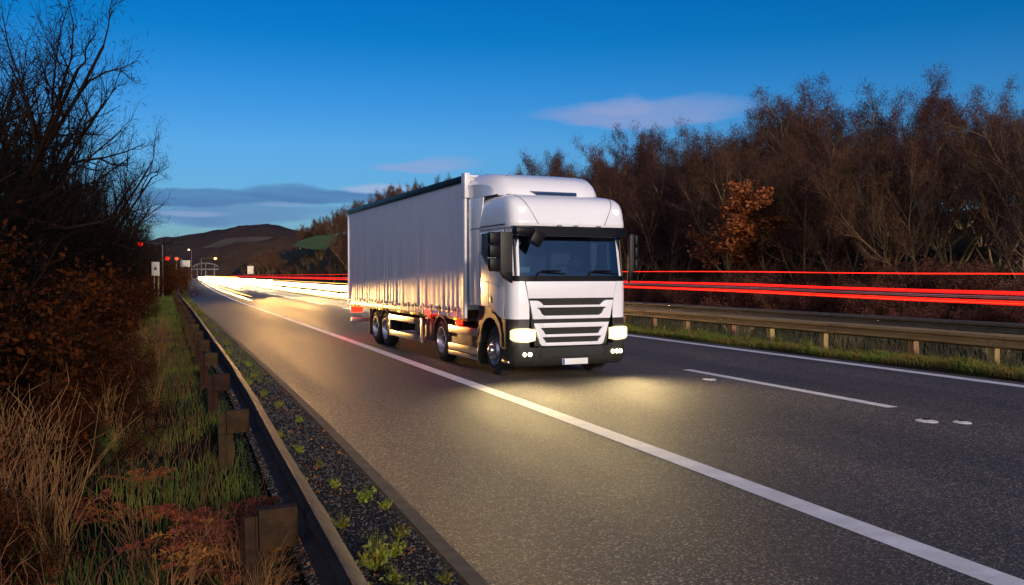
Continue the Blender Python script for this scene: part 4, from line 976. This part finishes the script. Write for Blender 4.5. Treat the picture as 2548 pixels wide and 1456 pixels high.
# ------------------------------------------------------------------ signs, lamps and gantries near the horizon
pole = mat('pole_grey', (.06,.055,.055), .5, metal=.5); signw = mat('sign_white', (.40,.37,.33), .5); signb = mat('sign_mark', (.03,.04,.10), .5)
def at(px, py_z, Z):
    """world point seen at image x=px at depth Z and height z"""
    X = (px-1274)/2200*Z; return (X*math.cos(PSI)+Z*math.sin(PSI), -X*math.sin(PSI)+Z*math.cos(PSI), py_z)
def hz(py, Z): return CH+(686-py)*Z/2200
def signal_mast(px, py, Z, arm, c, label, cat, name, lampr=.2, strength=30):
    x, y, _ = at(px+arm, 0, Z); zt = hz(py, Z); t = empty(name, (x, y, -.2), -PSI); tag(t, label, cat)
    wa = arm*Z/2200; b = MB(); b.tube([(0,0,0),(0,0,zt*.6),(0,0,zt)], [.10,.08,.06], 8); b.build('pole', pole, t)
    b = MB(); b.tube([(0,0,zt),(-wa*.5,0,zt+.12),(-wa,0,zt+.15)], [.05,.045,.04], 6); b.build('arm', pole, t)
    b = MB(); b.box(-wa-.32,-wa+.32,-.2,.25,zt+.02,zt+.30); b.build('lamp_head', M['dark'], t, bevel=.04)
    b = MB(); n = 16; b.v = [(-wa+lampr*math.cos(2*PI*k/n), -.20-.12*(1-r_), zt+.14-lampr*.5+lampr*math.sin(2*PI*k/n)*.8*1) for r_ in (1,) for k in range(n)]; b.v += [(-wa+lampr*.6*math.cos(2*PI*k/n), -.30, zt+.14-lampr*.5+lampr*.5*math.sin(2*PI*k/n)) for k in range(n)]
    b.f = [(k,(k+1)%n,n+(k+1)%n,n+k) for k in range(n)]+[tuple(range(n,2*n))]; b.build('lamp', emit('lamp_glow', c, strength), t, smooth=True)
    return t
signal_mast(351, 603, 78, 54, (1,.008,.004), 'red signal on a long mast arm reaching out of the left trees', 'signal', 'signal_mast', .26, 6)
signal_mast(417, 640, 120, 22, (1,.008,.004), 'small red signal left of the pair low over the far hard shoulder', 'signal', 'signal_mast', .30, 6)
signal_mast(441, 641, 125, 12, (1,.06,.01), 'small orange-red signal, right one of the pair low over the far hard shoulder', 'signal', 'signal_mast', .24, 6)
signal_mast(471, 620, 230, 6, (1,.55,.3), 'small amber street lamp, higher and farther left of the two by the hill', 'street lamp', 'street_lamp', .26, 5)
signal_mast(537, 641, 190, -36, (1,.42,.10), 'amber street lamp on a long arm above the bright traffic glow', 'street lamp', 'street_lamp', .32, 6)
def board(px0, px1, py0, py1, Z, label, mark=True, name='road_sign'):
    x, y, _ = at((px0+px1)/2, 0, Z); w = (px1-px0)*Z/2200/2; z0, z1 = hz(py1, Z), hz(py0, Z); t = empty(name, (x, y, 0), -PSI); tag(t, label, 'road sign')
    b = MB(); b.box(-w,w,-.03,.03,z0,z1); p = b.build('panel', signw, t, bevel=.01)
    if mark: b = MB(); cx_, cz_ = 0, (z0+z1)/2; b.box(-w*.35,w*.35,-.036,-.031,cz_-w*.35,cz_+w*.35); b.box(-w*.1,w*.1,-.036,-.031,cz_+w*.35,cz_+w*.7); b.build('symbol', signb, p)
    b = MB(); b.box(-w*.7,-w*.7+.08,.031,.11,-.2,z1); b.box(w*.7-.08,w*.7,.031,.11,-.2,z1); b.build('post', pole, t)
board(378, 397, 652, 686, 62, 'white rectangular sign with a small dark symbol against the left trees')
board(450, 473, 648, 664, 190, 'wide pale sign board where the near barrier meets the horizon', False)
board(616, 631, 662, 682, 240, 'small white sign far off right of the traffic glow', False)
x, y, _ = at(430, 0, 100); t = empty('marker_post', (x, y, 0), -PSI); tag(t, 'tiny white marker post on the far left verge', 'marker post')
b = MB(); b.box(-.07,.07,-.03,.03,-.1,.95); b.build('post', signw, t, bevel=.01); b = MB(); b.box(-.05,.05,-.036,-.031,.75,.9); b.build('reflector', M['red_lens'], t)
# overbridge with pale arched supports beyond the bend
Z = 420; x, y, _ = at(512, 0, Z); t = empty('footbridge', (x, y, 0), -PSI); tag(t, 'pale arched bridge just above the bright traffic glow', 'bridge')
wh = mat('bridge_concrete', (.07,.07,.10), .7, c2=(.05,.05,.07), scale=1)
b = MB(); za, zb_ = hz(664, Z), hz(655, Z); arc = [(-6+12*k/12, za+(zb_-za)*math.sin(PI*k/12)**.6) for k in range(13)]
b.tube([(u, 0, v) for u, v in arc], .35, 6); b.box(-6.6,6.6,-1.2,1.2,hz(671,Z),hz(669,Z)); b.build('deck', wh, t)
for u in (-4,0,4.2): b = MB(); b.tube([(u,0,-.2),(u,0,za+ (zb_-za)*.9)], .22, 6); b.build('pillar', wh, t)

# ------------------------------------------------------------------ sky and sun
SUN_EL, SUN_AZ = R(12), R(178)   # behind the camera, slightly to the left
w = bpy.data.worlds.new('World'); sc.world = w; w.use_nodes = True; nt = w.node_tree; nt.nodes.clear(); Lk = nt.links
sky = N(nt,'ShaderNodeTexSky'); sky.sky_type = 'NISHITA'; sky.sun_disc = False; sky.sun_elevation = SUN_EL; sky.sun_rotation = SUN_AZ; sky.ozone_density = 4; sky.air_density = 1.2; sky.dust_density = .3
tint = N(nt,'ShaderNodeMix', data_type='RGBA', blend_type='MULTIPLY'); tint.inputs[0].default_value = 1; tint.inputs[7].default_value = (.62,.84,1.12,1); Lk.new(sky.outputs[0], tint.inputs[6])
hs = N(nt,'ShaderNodeHueSaturation', Saturation=1.12, Value=1.); Lk.new(tint.outputs[2], hs.inputs['Color'])
tc = N(nt,'ShaderNodeTexCoord'); sep = N(nt,'ShaderNodeSeparateXYZ'); Lk.new(tc.outputs['Generated'], sep.inputs[0])
def MA(op, a, b_=None, c_=None):
    n = N(nt,'ShaderNodeMath', operation=op)
    for i, v in enumerate((a, b_, c_)):
        if v is None: continue
        if isinstance(v, (int, float)): n.inputs[i].default_value = v
        else: Lk.new(v, n.inputs[i])
    return n.outputs[0]
az = MA('ARCTAN2', sep.outputs[0], sep.outputs[1]); el = MA('ARCSINE', sep.outputs[2])
cmb = N(nt,'ShaderNodeCombineXYZ'); Lk.new(az, cmb.inputs[0]); Lk.new(MA('MULTIPLY', el, 3.5), cmb.inputs[1])
n1 = N(nt,'ShaderNodeTexNoise', Scale=7., Detail=6., Roughness=.5); Lk.new(cmb.outputs[0], n1.inputs['Vector'])
n2 = N(nt,'ShaderNodeTexNoise', Scale=3.2, Detail=4., Roughness=.5); mp = N(nt,'ShaderNodeMapping'); mp.inputs['Location'].default_value = (5,3,2); Lk.new(cmb.outputs[0], mp.inputs[0]); Lk.new(mp.outputs[0], n2.inputs['Vector'])
wz = MA('SUBTRACT', n1.outputs[0], .5); wx_ = MA('SUBTRACT', n2.outputs[0], .5)
def skyang(px, py):
    X = (px-1274)/2200; a = PSI+math.atan(X); e = math.atan((686-py)/2200*math.cos(a-PSI)); return a, e
# deepening blue towards the zenith
ger = N(nt,'ShaderNodeValToRGB'); Lk.new(MA('DIVIDE', el, .6), ger.inputs[0]); ee = ger.color_ramp.elements
ee[0].position = 0; ee[0].color = (.62,.72,.92,1); ee[1].position = 1; ee[1].color = (.08,.68,.95,1)
for p_, c_ in ((.14,(.80,.95,1.12,1)),(.24,(.95,1.05,1.16,1)),(.34,(.55,.96,1.12,1)),(.43,(.10,.84,1.0,1)),(.54,(.03,.76,.97,1))): q_ = ee.new(p_); q_.color = c_
gmul = N(nt,'ShaderNodeMix', data_type='RGBA', blend_type='MULTIPLY'); gmul.inputs[0].default_value = 1; Lk.new(hs.outputs[0], gmul.inputs[6]); Lk.new(ger.outputs[0], gmul.inputs[7])
# glow added to the unseen sky behind left, brightens the lorry's near side
GA = R(212)
dg = N(nt,'ShaderNodeVectorMath', operation='DOT_PRODUCT'); Lk.new(tc.outputs['Generated'], dg.inputs[0]); dg.inputs[1].default_value = (math.sin(GA), math.cos(GA), .10)
gm = N(nt,'ShaderNodeMapRange', interpolation_type='SMOOTHSTEP'); gm.inputs[1].default_value = -.15; gm.inputs[2].default_value = 1.; gm.inputs[3].default_value = 0; gm.inputs[4].default_value = 1; Lk.new(dg.outputs['Value'], gm.inputs[0])
ga = N(nt,'ShaderNodeMix', data_type='RGBA', blend_type='ADD'); Lk.new(gm.outputs[0], ga.inputs[0]); Lk.new(gmul.outputs[2], ga.inputs[6]); ga.inputs[7].default_value = (5.6,4.7,4.4,1)
cur = ga.outputs[2]
SKYK = 1/.10   # cloud colours below are radiances before the Background strength
for px, py, rx, ry, colr, al, soft in [(640,540,440,40,(.12,.25,.48),.95,.8),(600,500,300,26,(.075,.18,.40),.9,.6),(850,492,190,28,(.085,.20,.43),.9,.6),(470,532,120,10,(.27,.38,.62),.7,.9),(730,512,90,9,(.24,.38,.62),.6,.9),(965,470,95,15,(.36,.46,.70),.8,.8),(1090,415,150,24,(.27,.38,.66),.75,.9),(1585,282,235,48,(.25,.34,.62),.75,.9),(1545,262,90,28,(.30,.36,.62),.5,1.)]:
    a0, e0 = skyang(px, py); ra, re = rx/2200, ry/2200
    da = MA('DIVIDE', MA('ADD', MA('SUBTRACT', az, a0), MA('MULTIPLY', wx_, ra*1.8)), ra)
    de = MA('DIVIDE', MA('ADD', MA('SUBTRACT', el, e0), MA('MULTIPLY', wz, re*2.8)), re)
    de = MA('MULTIPLY', de, MA('ADD', 1., MA('MULTIPLY', MA('LESS_THAN', de, 0.), .5)))
    d = MA('ADD', MA('MULTIPLY', da, da), MA('MULTIPLY', de, de))
    mr = N(nt,'ShaderNodeMapRange', interpolation_type='SMOOTHSTEP'); mr.inputs[1].default_value = 1.15; mr.inputs[2].default_value = max(.05, 1.15-soft*1.2); mr.inputs[3].default_value = 0; mr.inputs[4].default_value = al; Lk.new(d, mr.inputs[0]); mk = N(nt,'ShaderNodeMapRange'); mk.inputs[1].default_value = .32; mk.inputs[2].default_value = .68; mk.inputs[3].default_value = .65; mk.inputs[4].default_value = 1.1; Lk.new(n1.outputs[0], mk.inputs[0]); fac = MA('MULTIPLY', mr.outputs[0], mk.outputs[0])
    mx = N(nt,'ShaderNodeMix', data_type='RGBA'); Lk.new(fac, mx.inputs[0]); Lk.new(cur, mx.inputs[6]); mx.inputs[7].default_value = (*[c*SKYK for c in colr], 1); cur = mx.outputs[2]
bg = N(nt,'ShaderNodeBackground', Strength=.10); Lk.new(cur, bg.inputs['Color']); ow = N(nt,'ShaderNodeOutputWorld'); Lk.new(bg.outputs[0], ow.inputs[0])
sl = bpy.data.lights.new('sun','SUN'); sl.energy = 2.7; sl.angle = R(4); sl.color = (1,.80,.64); so = bpy.data.objects.new('sun', sl); col.objects.link(so)
d = Vector((math.sin(SUN_AZ)*math.cos(SUN_EL), math.cos(SUN_AZ)*math.cos(SUN_EL), math.sin(SUN_EL)))
so.rotation_euler = d.to_track_quat('Z','Y').to_euler(); so.location = (0,-20,20)
sc.view_settings.view_transform = 'Standard'; sc.view_settings.look = 'None'; sc.view_settings.exposure = 0; sc.view_settings.gamma = 1
sc.render.engine = 'CYCLES'; sc.cycles.use_denoising = True; sc.cycles.max_bounces = 6; sc.cycles.transparent_max_bounces = 8; sc.cycles.sample_clamp_indirect = 4
